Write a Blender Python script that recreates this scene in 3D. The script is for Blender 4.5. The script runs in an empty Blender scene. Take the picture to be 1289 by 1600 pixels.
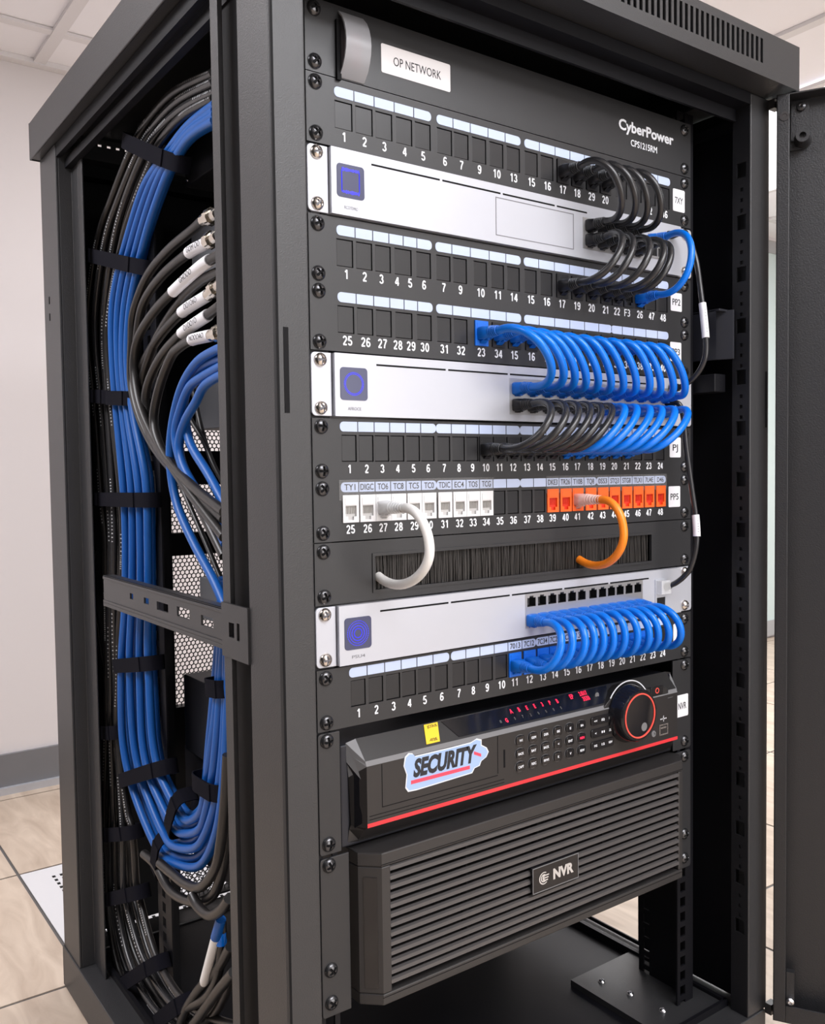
import bpy, math, random
from mathutils import Vector, Matrix

random.seed(7)
scene = bpy.context.scene
COL = scene.collection
FLOOR = 946.0          # millimetres from the reference height down to the floor


def V(x, y, z):
    return Vector((x * .001, y * .001, (z + FLOOR) * .001))


# ------------------------------------------------------------------ camera, world, lights, exposure
cam_data = bpy.data.cameras.new('camera')
cam = bpy.data.objects.new('camera', cam_data)
COL.objects.link(cam)
right = Vector((0.81099172, -0.58489727, -0.01369721))
fwd = Vector((0.58388296, 0.81062441, -0.04437056))
up = Vector((0.03705551, 0.02798658, 0.99892124))
M = Matrix((right, up, -fwd)).transposed().to_4x4()
M.translation = V(-605.65, -644.86, -270.18)
cam.matrix_world = M
cam_data.sensor_fit = 'VERTICAL'
cam_data.sensor_height = 24.0
cam_data.lens = 1408.38 * 24.0 / 1600.0
cam_data.clip_start = 0.02
cam_data.clip_end = 50
scene.camera = cam

world = bpy.data.worlds.new('room_world')
scene.world = world
world.use_nodes = True
bg = world.node_tree.nodes['Background']
bg.inputs[0].default_value = (0.93, 0.93, 1.0, 1)
bg.inputs[1].default_value = 0.16


def area(name, loc, target, sx, sy, power, color):
    l = bpy.data.lights.new(name, 'AREA')
    l.shape = 'RECTANGLE'
    l.size, l.size_y = sx, sy
    l.energy = power
    l.color = color
    o = bpy.data.objects.new(name, l)
    COL.objects.link(o)
    o.location = loc
    d = target - loc
    o.rotation_euler = d.to_track_quat('-Z', 'Y').to_euler()
    return o


# ceiling panels of the room (each one sits right under its fixture) and an added soft fill behind the camera for gloss on the rack
area('ceiling_lamp_front', V(50, -1100, 594), V(50, -1100, -900), 1.0, 0.9, 19, (0.93, 0.95, 1.0))
area('ceiling_lamp_left', V(-1150, 300, 594), V(-1150, 300, -900), 0.6, 1.2, 17, (0.97, 0.96, 1.0))
area('ceiling_lamp_back', V(900, 1000, 594), V(900, 1000, -900), 1.2, 0.5, 6, (1.0, 0.96, 0.95))
area('ceiling_lamp_right', V(1700, 500, 594), V(1700, 500, -900), 0.6, 1.2, 24, (0.95, 0.97, 1.0))
area('front_gloss_fill', V(450, -2700, -100), V(0, 0, -300), 2.2, 1.3, 29, (1.0, 0.95, 0.92))

scene.view_settings.view_transform = 'Standard'
scene.view_settings.look = 'None'
scene.view_settings.gamma = 1.0
scene.view_settings.exposure = 0.35
scene.view_settings.use_curve_mapping = False

# ------------------------------------------------------------------ materials
MATS = {}


def mat(name, col, rough=.5, metal=0., spec=.5, noise=0, bump=0., nscale=200, emit=None, estr=0., alpha=1., vary=0., coat=0.):
    if name in MATS:
        return MATS[name]
    m = bpy.data.materials.new(name)
    m.use_nodes = True
    nt = m.node_tree
    b = nt.nodes['Principled BSDF']
    b.inputs['Base Color'].default_value = (*col, 1)
    b.inputs['Roughness'].default_value = rough
    b.inputs['Metallic'].default_value = metal
    b.inputs['Specular IOR Level'].default_value = spec
    b.inputs['Coat Weight'].default_value = coat
    if alpha < 1:
        b.inputs['Alpha'].default_value = alpha
    if emit:
        b.inputs['Emission Color'].default_value = (*emit, 1)
        b.inputs['Emission Strength'].default_value = estr
    if bump or vary:
        tc = nt.nodes.new('ShaderNodeTexCoord')
        n = nt.nodes.new('ShaderNodeTexNoise')
        n.inputs['Scale'].default_value = nscale
        n.inputs['Detail'].default_value = 3
        nt.links.new(tc.outputs['Object'], n.inputs['Vector'])
        if bump:
            bp = nt.nodes.new('ShaderNodeBump')
            bp.inputs['Strength'].default_value = bump
            bp.inputs['Distance'].default_value = .0006
            nt.links.new(n.outputs['Fac'], bp.inputs['Height'])
            nt.links.new(bp.outputs['Normal'], b.inputs['Normal'])
        if vary:
            mr = nt.nodes.new('ShaderNodeMapRange')
            mr.inputs['To Min'].default_value = 1 - vary
            mr.inputs['To Max'].default_value = 1 + vary
            hs = nt.nodes.new('ShaderNodeHueSaturation')
            hs.inputs['Color'].default_value = (*col, 1)
            n2 = nt.nodes.new('ShaderNodeTexNoise')
            n2.inputs['Scale'].default_value = 6
            nt.links.new(tc.outputs['Object'], n2.inputs['Vector'])
            nt.links.new(n2.outputs['Fac'], mr.inputs['Value'])
            nt.links.new(mr.outputs['Result'], hs.inputs['Value'])
            nt.links.new(hs.outputs['Color'], b.inputs['Base Color'])
    MATS[name] = m
    return m


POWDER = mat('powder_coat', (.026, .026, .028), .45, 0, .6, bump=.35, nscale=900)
POWDER_SHADE = mat('powder_coat_shaded', (.0045, .0045, .0065), .5, 0, .25)  # same powder coat, with the shade inside the cabinet put into its colour
PANEL = mat('panel_black', (.023, .023, .025), .42, 0, .55, bump=.12, nscale=1500)
BLANK = mat('blank_insert_black', (.017, .017, .019), .34, 0, .5)
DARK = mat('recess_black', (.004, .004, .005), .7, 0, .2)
SILVER = mat('silver_paint', (.55, .565, .62), .38, .35, .5, bump=.05, nscale=2500)
CHROME = mat('screw_nickel', (.78, .72, .66), .22, 1, .5)
SCREWB = mat('screw_black_zinc', (.10, .10, .105), .24, .85, .5)
BOLT = mat('bright_zinc', (.7, .7, .72), .25, 1, .5)
WHITE = mat('print_white', (.80, .82, .86), .5)
LTGREY = mat('print_light_grey', (.45, .46, .48), .5)
STRIP = mat('label_strip_white', (.50, .58, .78), .45)
PAPER = mat('paper_label', (.78, .76, .77), .5)
PAPERW = mat('white_paper_label', (.80, .80, .84), .5)
INK = mat('ink_dark', (.02, .02, .025), .6)
GREYINK = mat('ink_grey', (.18, .18, .2), .6)
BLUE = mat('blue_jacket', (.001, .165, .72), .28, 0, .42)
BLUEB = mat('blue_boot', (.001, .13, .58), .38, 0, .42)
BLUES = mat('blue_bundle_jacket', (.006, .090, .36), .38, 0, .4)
BLACKC = mat('black_jacket', (.020, .020, .022), .27, 0, .55)
BLACKB = mat('black_boot', (.012, .012, .014), .36, 0, .5)
COAX = mat('coax_jacket', (.012, .011, .011), .34, 0, .5)
VELCRO = mat('velcro_black', (.006, .006, .010), .95, 0, .1)
WHITEC = mat('white_jacket', (.80, .79, .77), .35)
ORANGE = mat('orange_jacket', (.95, .25, .015), .35)
CLEAR = mat('clear_plastic', (.85, .86, .87), .12, 0, .5, alpha=.42)
CLEARO = mat('clear_plastic_warm', (.95, .72, .66), .12, 0, .5, alpha=.5)
FROST = mat('frosted_plastic', (.36, .36, .38), .3, 0, .5, alpha=.72)
FILM = mat('clear_tape', (.5, .5, .5), .12, 0, .6, alpha=.09)
JACKW = mat('white_keystone', (.72, .72, .73), .4)
JACKWD = mat('white_keystone_inner', (.50, .49, .48), .5)
JACKO = mat('orange_keystone', (.90, .13, .02), .4)
JACKOD = mat('red_keystone_inner', (.62, .03, .01), .45)
JACKB = mat('blue_keystone', (.004, .14, .66), .4)
RED = mat('red_trim', (.72, .035, .045), .4)
REDLED = mat('red_led', (.4, .01, .03), .5, emit=(1, .02, .08), estr=1.1)
REDRING = mat('red_ring', (.8, .08, .06), .4, emit=(1, .12, .08), estr=.15)
LCD = mat('lcd_slate', (.06, .065, .13), .25, 0, .5, vary=.25)
LCDB = mat('lcd_blue', (.02, .02, .6), .4, emit=(.05, .05, 1), estr=.55)
YELLOW = mat('yellow_sticker', (.90, .60, .02), .5)
STKBLUE = mat('sticker_pale_blue', (.36, .50, .78), .4, vary=.2)
STKWHITE = mat('sticker_white', (.75, .78, .85), .4)
STKRED = mat('sticker_red', (.80, .07, .12), .4)
RECBODY = mat('recorder_plastic', (.022, .020, .020), .36, 0, .5)
RECSLOPE = mat('recorder_slope', (.024, .023, .023), .3, 0, .5)
GLOSS = mat('gloss_black', (.008, .008, .010), .12, 0, .6)
RIMGREY = mat('rim_grey', (.17, .17, .175), .4)
SRVBODY = mat('server_plastic', (.030, .028, .028), .38, 0, .5)
SLAT = mat('server_slat', (.075, .07, .07), .27, 0, .6)
METALBOX = mat('steel_case_dark', (.022, .023, .030), .42, .3, .5)
METALGREY = mat('steel_case_grey', (.16, .165, .18), .42, .4, .5)
BRUSH = mat('bristle_dark', (.020, .017, .015), .6)
BRUSHL = mat('bristle_light', (.030, .026, .024), .55)
PORTIN = mat('port_black', (.003, .003, .004), .5)
PORTFR = mat('port_shield', (.55, .55, .56), .32, .8)
DOORM = mat('door_powder_coat', (.016, .016, .018), .42, 0, .6, bump=.6, nscale=700)
MESHM = mat('mesh_powder_coat', (.02, .02, .022), .5)
NICKEL = mat('nickel_connector', (.62, .57, .50), .2, 1, .5)


# ------------------------------------------------------------------ mesh helper
class MB:
    def __init__(self):
        self.v, self.f, self.m = [], [], []

    def add(self, vs, fs, mi=0):
        n = len(self.v)
        self.v += [tuple(v) for v in vs]
        self.f += [tuple(i + n for i in f) for f in fs]
        self.m += [mi] * len(fs)
        return self

    def box(self, x0, x1, y0, y1, z0, z1, mi=0):
        vs = [(x, y, z) for x in (x0, x1) for y in (y0, y1) for z in (z0, z1)]
        return self.add(vs, [(0, 1, 3, 2), (4, 6, 7, 5), (0, 4, 5, 1), (2, 3, 7, 6), (0, 2, 6, 4), (1, 5, 7, 3)], mi)

    def prism(self, pts, y0, y1, mi=0):
        """outline of (x, z) points, extruded from y0 (front) to y1 (back)"""
        n = len(pts)
        vs = [(x, y0, z) for x, z in pts] + [(x, y1, z) for x, z in pts]
        fs = [tuple(range(n)), tuple(range(2 * n - 1, n - 1, -1))]
        fs += [(i, i + n, (i + 1) % n + n, (i + 1) % n) for i in range(n)]
        return self.add(vs, fs, mi)

    def prism_x(self, pts, x0, x1, mi=0):
        n = len(pts)
        vs = [(x0, y, z) for y, z in pts] + [(x1, y, z) for y, z in pts]
        fs = [tuple(range(n)), tuple(range(2 * n - 1, n - 1, -1))]
        fs += [(i, i + n, (i + 1) % n + n, (i + 1) % n) for i in range(n)]
        return self.add(vs, fs, mi)

    def prism_z(self, pts, z0, z1, mi=0):
        n = len(pts)
        vs = [(x, y, z0) for x, y in pts] + [(x, y, z1) for x, y in pts]
        fs = [tuple(range(n)), tuple(range(2 * n - 1, n - 1, -1))]
        fs += [(i, i + n, (i + 1) % n + n, (i + 1) % n) for i in range(n)]
        return self.add(vs, fs, mi)

    def tube(self, path, r, n=10, mi=0, caps=True):
        P = [Vector(p) for p in path]
        k = len(P)
        R = r if isinstance(r, (list, tuple)) else [r] * k
        T = [(P[min(i + 1, k - 1)] - P[max(i - 1, 0)]).normalized() for i in range(k)]
        u = T[0].orthogonal().normalized()
        vs = []
        for i in range(k):
            u = (u - T[i] * u.dot(T[i]))
            u = u.normalized() if u.length > 1e-6 else T[i].orthogonal().normalized()
            w = T[i].cross(u)
            for j in range(n):
                a = 2 * math.pi * j / n
                vs.append(P[i] + (u * math.cos(a) + w * math.sin(a)) * R[i])
        fs = [(i * n + j, i * n + (j + 1) % n, (i + 1) * n + (j + 1) % n, (i + 1) * n + j) for i in range(k - 1) for j in range(n)]
        if caps:
            fs += [tuple(range(n - 1, -1, -1)), tuple((k - 1) * n + j for j in range(n))]
        return self.add(vs, fs, mi)

    def plate(self, x0, x1, z0, z1, holes, y0, y1, mi=0, plane='xz'):
        """sheet with rectangular holes (x0,x1,z0,z1), front at y0, back at y1; plane 'yz' swaps x and y"""
        xs = sorted({x0, x1, *[h[0] for h in holes], *[h[1] for h in holes]})
        zs = sorted({z0, z1, *[h[2] for h in holes], *[h[3] for h in holes]})

        def P(a, b, c):
            return (a, b, c) if plane == 'xz' else (b, a, c)

        def solid(i, j):
            if i < 0 or j < 0 or i >= len(xs) - 1 or j >= len(zs) - 1:
                return False
            cx, cz = (xs[i] + xs[i + 1]) / 2, (zs[j] + zs[j + 1]) / 2
            return not any(h[0] < cx < h[1] and h[2] < cz < h[3] for h in holes)
        for i in range(len(xs) - 1):
            for j in range(len(zs) - 1):
                if not solid(i, j):
                    continue
                a, b, c, d = xs[i], xs[i + 1], zs[j], zs[j + 1]
                self.add([P(a, y0, c), P(b, y0, c), P(b, y0, d), P(a, y0, d)], [(0, 1, 2, 3)], mi)
                self.add([P(a, y1, c), P(b, y1, c), P(b, y1, d), P(a, y1, d)], [(3, 2, 1, 0)], mi)
                if not solid(i - 1, j):
                    self.add([P(a, y0, c), P(a, y0, d), P(a, y1, d), P(a, y1, c)], [(0, 1, 2, 3)], mi)
                if not solid(i + 1, j):
                    self.add([P(b, y0, c), P(b, y0, d), P(b, y1, d), P(b, y1, c)], [(3, 2, 1, 0)], mi)
                if not solid(i, j - 1):
                    self.add([P(a, y0, c), P(b, y0, c), P(b, y1, c), P(a, y1, c)], [(3, 2, 1, 0)], mi)
                if not solid(i, j + 1):
                    self.add([P(a, y0, d), P(b, y0, d), P(b, y1, d), P(a, y1, d)], [(0, 1, 2, 3)], mi)
        return self

    def ring(self, c, r0, r1, y0, y1, n=40, mi=0, sz=1.):
        """flat ring facing -y, centre c=(x,z), inner r0, outer r1"""
        vs, fs = [], []
        for k in range(n):
            a = 2 * math.pi * k / n
            ca, sa = math.cos(a), math.sin(a) * sz
            for r, y in ((r0, y0), (r1, y0), (r1, y1), (r0, y1)):
                vs.append((c[0] + r * ca, y, c[1] + r * sa))
        for k in range(n):
            a, b = 4 * k, 4 * ((k + 1) % n)
            for q in range(4):
                fs.append((a + q, b + q, b + (q + 1) % 4, a + (q + 1) % 4))
        return self.add(vs, fs, mi)

    def lathe(self, c, prof, n=32, mi=0):
        """profile (r, y) revolved about the y axis through (c.x, c.z)"""
        vs, fs = [], []
        for r, y in prof:
            for k in range(n):
                a = 2 * math.pi * k / n
                vs.append((c[0] + r * math.cos(a), y, c[1] + r * math.sin(a)))
        for i in range(len(prof) - 1):
            for k in range(n):
                fs.append((i * n + k, i * n + (k + 1) % n, (i + 1) * n + (k + 1) % n, (i + 1) * n + k))
        fs.append(tuple(range(n)))
        fs.append(tuple((len(prof) - 1) * n + k for k in range(n - 1, -1, -1)))
        return self.add(vs, fs, mi)

    def build(self, name, mats, parent=None, smooth=False, bevel=0, label=None, local=False):
        me = bpy.data.meshes.new(name)
        if local:
            vv = [(x * .001, y * .001, z * .001) for x, y, z in self.v]
        else:
            vv = [(x * .001, y * .001, (z + FLOOR) * .001) for x, y, z in self.v]
        me.from_pydata(vv, [], self.f)
        if not isinstance(mats, (list, tuple)):
            mats = [mats]
        for m in mats:
            me.materials.append(m)
        me.polygons.foreach_set('material_index', self.m)
        if smooth:
            me.polygons.foreach_set('use_smooth', [True] * len(me.polygons))
        me.update()
        import bmesh
        bm = bmesh.new()
        bm.from_mesh(me)
        bmesh.ops.recalc_face_normals(bm, faces=bm.faces)
        bm.to_mesh(me)
        bm.free()
        if smooth:
            me.set_sharp_from_angle(angle=math.radians(40))
        o = bpy.data.objects.new(name, me)
        COL.objects.link(o)
        if parent:
            adopt(o, parent)
        if bevel:
            b = o.modifiers.new('bevel', 'BEVEL')
            b.width = bevel * .001
            b.segments = 2
            b.limit_method = 'ANGLE'
            b.angle_limit = math.radians(50)
        if label:
            o['label'] = label
        return o


def world_loc(o):
    v = o.location.copy()
    while o.parent:
        v = v + o.parent.location
        o = o.parent
    return v


def adopt(o, parent):
    """parent keeps its place; the child's own offset is removed so it stays where it was built"""
    o.location = o.location - world_loc(parent)
    o.parent = parent


def tag(o, label=None, cat=None, group=None, kind=None):
    for k, v in (('label', label), ('category', cat), ('group', group), ('kind', kind)):
        if v:
            o[k] = v
    return o


def empty(name, x, y, z, label, cat, group=None):
    o = bpy.data.objects.new(name, None)
    o.empty_display_size = .01
    COL.objects.link(o)
    o.location = V(x, y, z)
    return tag(o, label, cat, group)


def centre_origin(o):
    """move a top-level mesh's origin to its own lowest centre"""
    me = o.data
    xs = [v.co for v in me.vertices]
    c = Vector(((min(v.x for v in xs) + max(v.x for v in xs)) / 2, (min(v.y for v in xs) + max(v.y for v in xs)) / 2, min(v.z for v in xs)))
    me.transform(Matrix.Translation(-c))
    o.location = c
    return o


def smooth_path(pts, per=6):
    P = [Vector(p) for p in pts]
    out = []
    for i in range(len(P) - 1):
        p0, p1, p2, p3 = P[max(i - 1, 0)], P[i], P[i + 1], P[min(i + 2, len(P) - 1)]
        for k in range(per):
            t = k / per
            out.append(.5 * ((2 * p1) + (p2 - p0) * t + (2 * p0 - 5 * p1 + 4 * p2 - p3) * t * t + (3 * p1 - p0 - 3 * p2 + p3) * t ** 3))
    out.append(P[-1])
    return out


def rrect(x0, x1, z0, z1, r, left=True, right=True, n=5):
    pts = []

    def arc(cx, cz, a0):
        for k in range(n + 1):
            a = math.radians(a0 + 90 * k / n)
            pts.append((cx + r * math.cos(a), cz + r * math.sin(a)))
    if right:
        arc(x1 - r, z0 + r, -90)
        arc(x1 - r, z1 - r, 0)
    else:
        pts.extend([(x1, z0), (x1, z1)])
    if left:
        arc(x0 + r, z1 - r, 90)
        arc(x0 + r, z0 + r, 180)
    else:
        pts.extend([(x0, z1), (x0, z0)])
    return pts


# ------------------------------------------------------------------ lettering
GLYPHS = {}


def glyphs(s, bold=0., shear=0.):
    key = (s, bold, shear)
    if key not in GLYPHS:
        c = bpy.data.curves.new('lettering', 'FONT')
        c.body = s
        c.size = 1
        c.offset = bold
        c.shear = shear
        c.align_x = 'CENTER'
        c.resolution_u = 3
        o = bpy.data.objects.new('lettering', c)
        COL.objects.link(o)
        dg = bpy.context.evaluated_depsgraph_get()
        me = o.evaluated_get(dg).to_mesh()
        vs = [(v.co.x, v.co.y) for v in me.vertices]
        fs = [tuple(p.vertices) for p in me.polygons]
        GLYPHS[key] = (vs, fs)
        bpy.data.objects.remove(o)
        bpy.data.curves.remove(c)
    return GLYPHS[key]


DIG = {}


def _arc(cx, cz, rx, rz, a0, a1, n=12):
    return [(cx + rx * math.cos(math.radians(a0 + (a1 - a0) * k / n)), cz + rz * math.sin(math.radians(a0 + (a1 - a0) * k / n))) for k in range(n + 1)]


DIG['0'] = [_arc(.28, .5, .20, .44, 90, 450, 20)]
DIG['1'] = [[(.10, .74), (.22, .82), (.31, .97)], [(.33, 1.0), (.33, 0)]]
DIG['2'] = [_arc(.27, .70, .19, .24, 170, -32, 12) + [(.08, .07)], [(.04, .06), (.50, .06)]]
DIG['3'] = [_arc(.25, .73, .18, .21, 165, -85, 12), _arc(.25, .28, .21, .22, 88, -165, 12)]
DIG['4'] = [[(.40, 0), (.40, .95)], [(.38, .95), (.05, .29)], [(.02, .27), (.54, .27)]]
DIG['5'] = [[(.47, .94), (.14, .94), (.09, .50)] + _arc(.26, .31, .21, .25, 128, -160, 14)]
DIG['6'] = [_arc(.28, .30, .20, .24, 0, 360, 18), _arc(.30, .52, .22, .42, 42, 150, 8) + [(.08, .5), (.08, .3)]]
DIG['7'] = [[(.04, .94), (.51, .94)], [(.49, .92), (.33, .60), (.22, .28), (.19, 0)]]
DIG['8'] = [_arc(.28, .73, .165, .21, 0, 360, 16), _arc(.28, .27, .20, .22, 0, 360, 16)]
DIG['9'] = [[(.56 - x, 1 - z) for x, z in pl] for pl in DIG['6']]


def digits(mb, s, x, z, h, y, mi=0, wd=.175):
    """numerals drawn with an even stroke, cap height h, centred on (x, z)"""
    adv = .66
    x0 = x - (len(s) * adv - .10) * h / 2
    for k, ch in enumerate(s):
        for lay, pl in enumerate(DIG[ch]):
            n = len(pl)
            closed = math.hypot(pl[0][0] - pl[-1][0], pl[0][1] - pl[-1][1]) < 1e-6
            q = []
            for i in range(n):
                a = pl[i - 1] if i else (pl[-2] if closed else pl[0])
                b = pl[i + 1] if i < n - 1 else (pl[1] if closed else pl[-1])
                dx, dz = b[0] - a[0], b[1] - a[1]
                L_ = math.hypot(dx, dz) or 1
                m_ = 1.0
                if 0 < i < n - 1:
                    e1, e2 = (pl[i][0] - a[0], pl[i][1] - a[1]), (b[0] - pl[i][0], b[1] - pl[i][1])
                    cs = (e1[0] * e2[0] + e1[1] * e2[1]) / (math.hypot(*e1) * math.hypot(*e2))
                    m_ = min(1.5, 1 / math.sqrt(max(.2, (1 + cs) / 2)))
                ox, oz = -dz / L_ * wd / 2 * m_, dx / L_ * wd / 2 * m_
                q += [(pl[i][0] + ox, pl[i][1] + oz), (pl[i][0] - ox, pl[i][1] - oz)]
            mb.add([(x0 + (k * adv + u) * h, y - .06 * lay, z + (v - .5) * h) for u, v in q],
                   [(2 * i, 2 * i + 1, 2 * i + 3, 2 * i + 2) for i in range(n - 1)], mi)


def write(mb, s, x, z, h, y, mi=0, width=None, bold=0., shear=0., tilt=None, rot=0., depth=.15):
    """letters of cap height h (mm) centred on (x, z), facing -y; tilt=(dy/dz) follows a sloping face"""
    vs, fs = glyphs(s, bold, shear)
    if not vs:
        return
    xs = [v[0] for v in vs]
    ys = [v[1] for v in vs]
    hh = .70
    cx = (min(xs) + max(xs)) / 2
    sc = h / hh
    sx = sc if width is None else width / max(1e-6, max(xs) - min(xs))
    out = []
    ca, sa = math.cos(rot), math.sin(rot)
    for a, b in vs:
        px, pz = (a - cx) * sx, (b - .35) * sc
        px, pz = px * ca - pz * sa, px * sa + pz * ca
        yy = y if tilt is None else y + pz * tilt
        out.append((x + px, yy, z + pz))
    mb.add(out, fs, mi)
    mb.add([(a, b + depth, c) for a, b, c in out], [tuple(reversed(f)) for f in fs], mi)


# ------------------------------------------------------------------ screw (one mesh per finish, shared)
def screw_mesh(name, R, H, m, mdark):
    mb = MB()
    n, rings = 48, 12
    prof = []
    for i in range(rings + 1):
        t = i / rings
        prof.append(R * t)
    vs = [(0, -H + 1.6, 0)]
    for i in range(1, rings + 1):
        r = prof[i]
        for k in range(n):
            a = 2 * math.pi * k / n + .35
            x, z = r * math.cos(a), r * math.sin(a)
            yy = -H * math.sqrt(max(0, 1 - (r / R) ** 2 * .96))
            x2, z2 = r * math.cos(a - .35), r * math.sin(a - .35)
            if r < R * .62 and (abs(x2) < R * .15 or abs(z2) < R * .15):
                yy += 1.7 * (1 - .5 * r / R)
            vs.append((x, yy, z))
    fs = [(0, 1 + k, 1 + (k + 1) % n) for k in range(n)]
    for i in range(rings - 1):
        for k in range(n):
            fs.append((1 + i * n + k, 1 + (i + 1) * n + k, 1 + (i + 1) * n + (k + 1) % n, 1 + i * n + (k + 1) % n))
    mb.add(vs, fs)
    base = len(mb.v)
    mb.lathe((0, 0), [(R * 1.0, -H * .22), (R * 1.02, -.2), (R * .9, 0)], n=32)
    for q, f in enumerate(mb.f[:len(fs)]):
        ys = [mb.v[i] for i in f]
        r = sum(math.hypot(v[0], v[2]) for v in ys) / len(ys)
        a = math.atan2(sum(v[2] for v in ys), sum(v[0] for v in ys)) - .35
        if r < R * .56 and (abs(r * math.cos(a)) < R * .14 or abs(r * math.sin(a)) < R * .14):
            mb.m[q] = 1
    o = mb.build(name, [m, mdark], smooth=True, local=True)
    me = o.data
    bpy.data.objects.remove(o)
    return me


SCREW_B = screw_mesh('screw', 6.2, 4.0, SCREWB, DARK)
SCREW_S = screw_mesh('screw', 5.7, 4.6, CHROME, GREYINK)
SCREW_Z = screw_mesh('bolt', 4.2, 4.0, BOLT, GREYINK)


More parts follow.
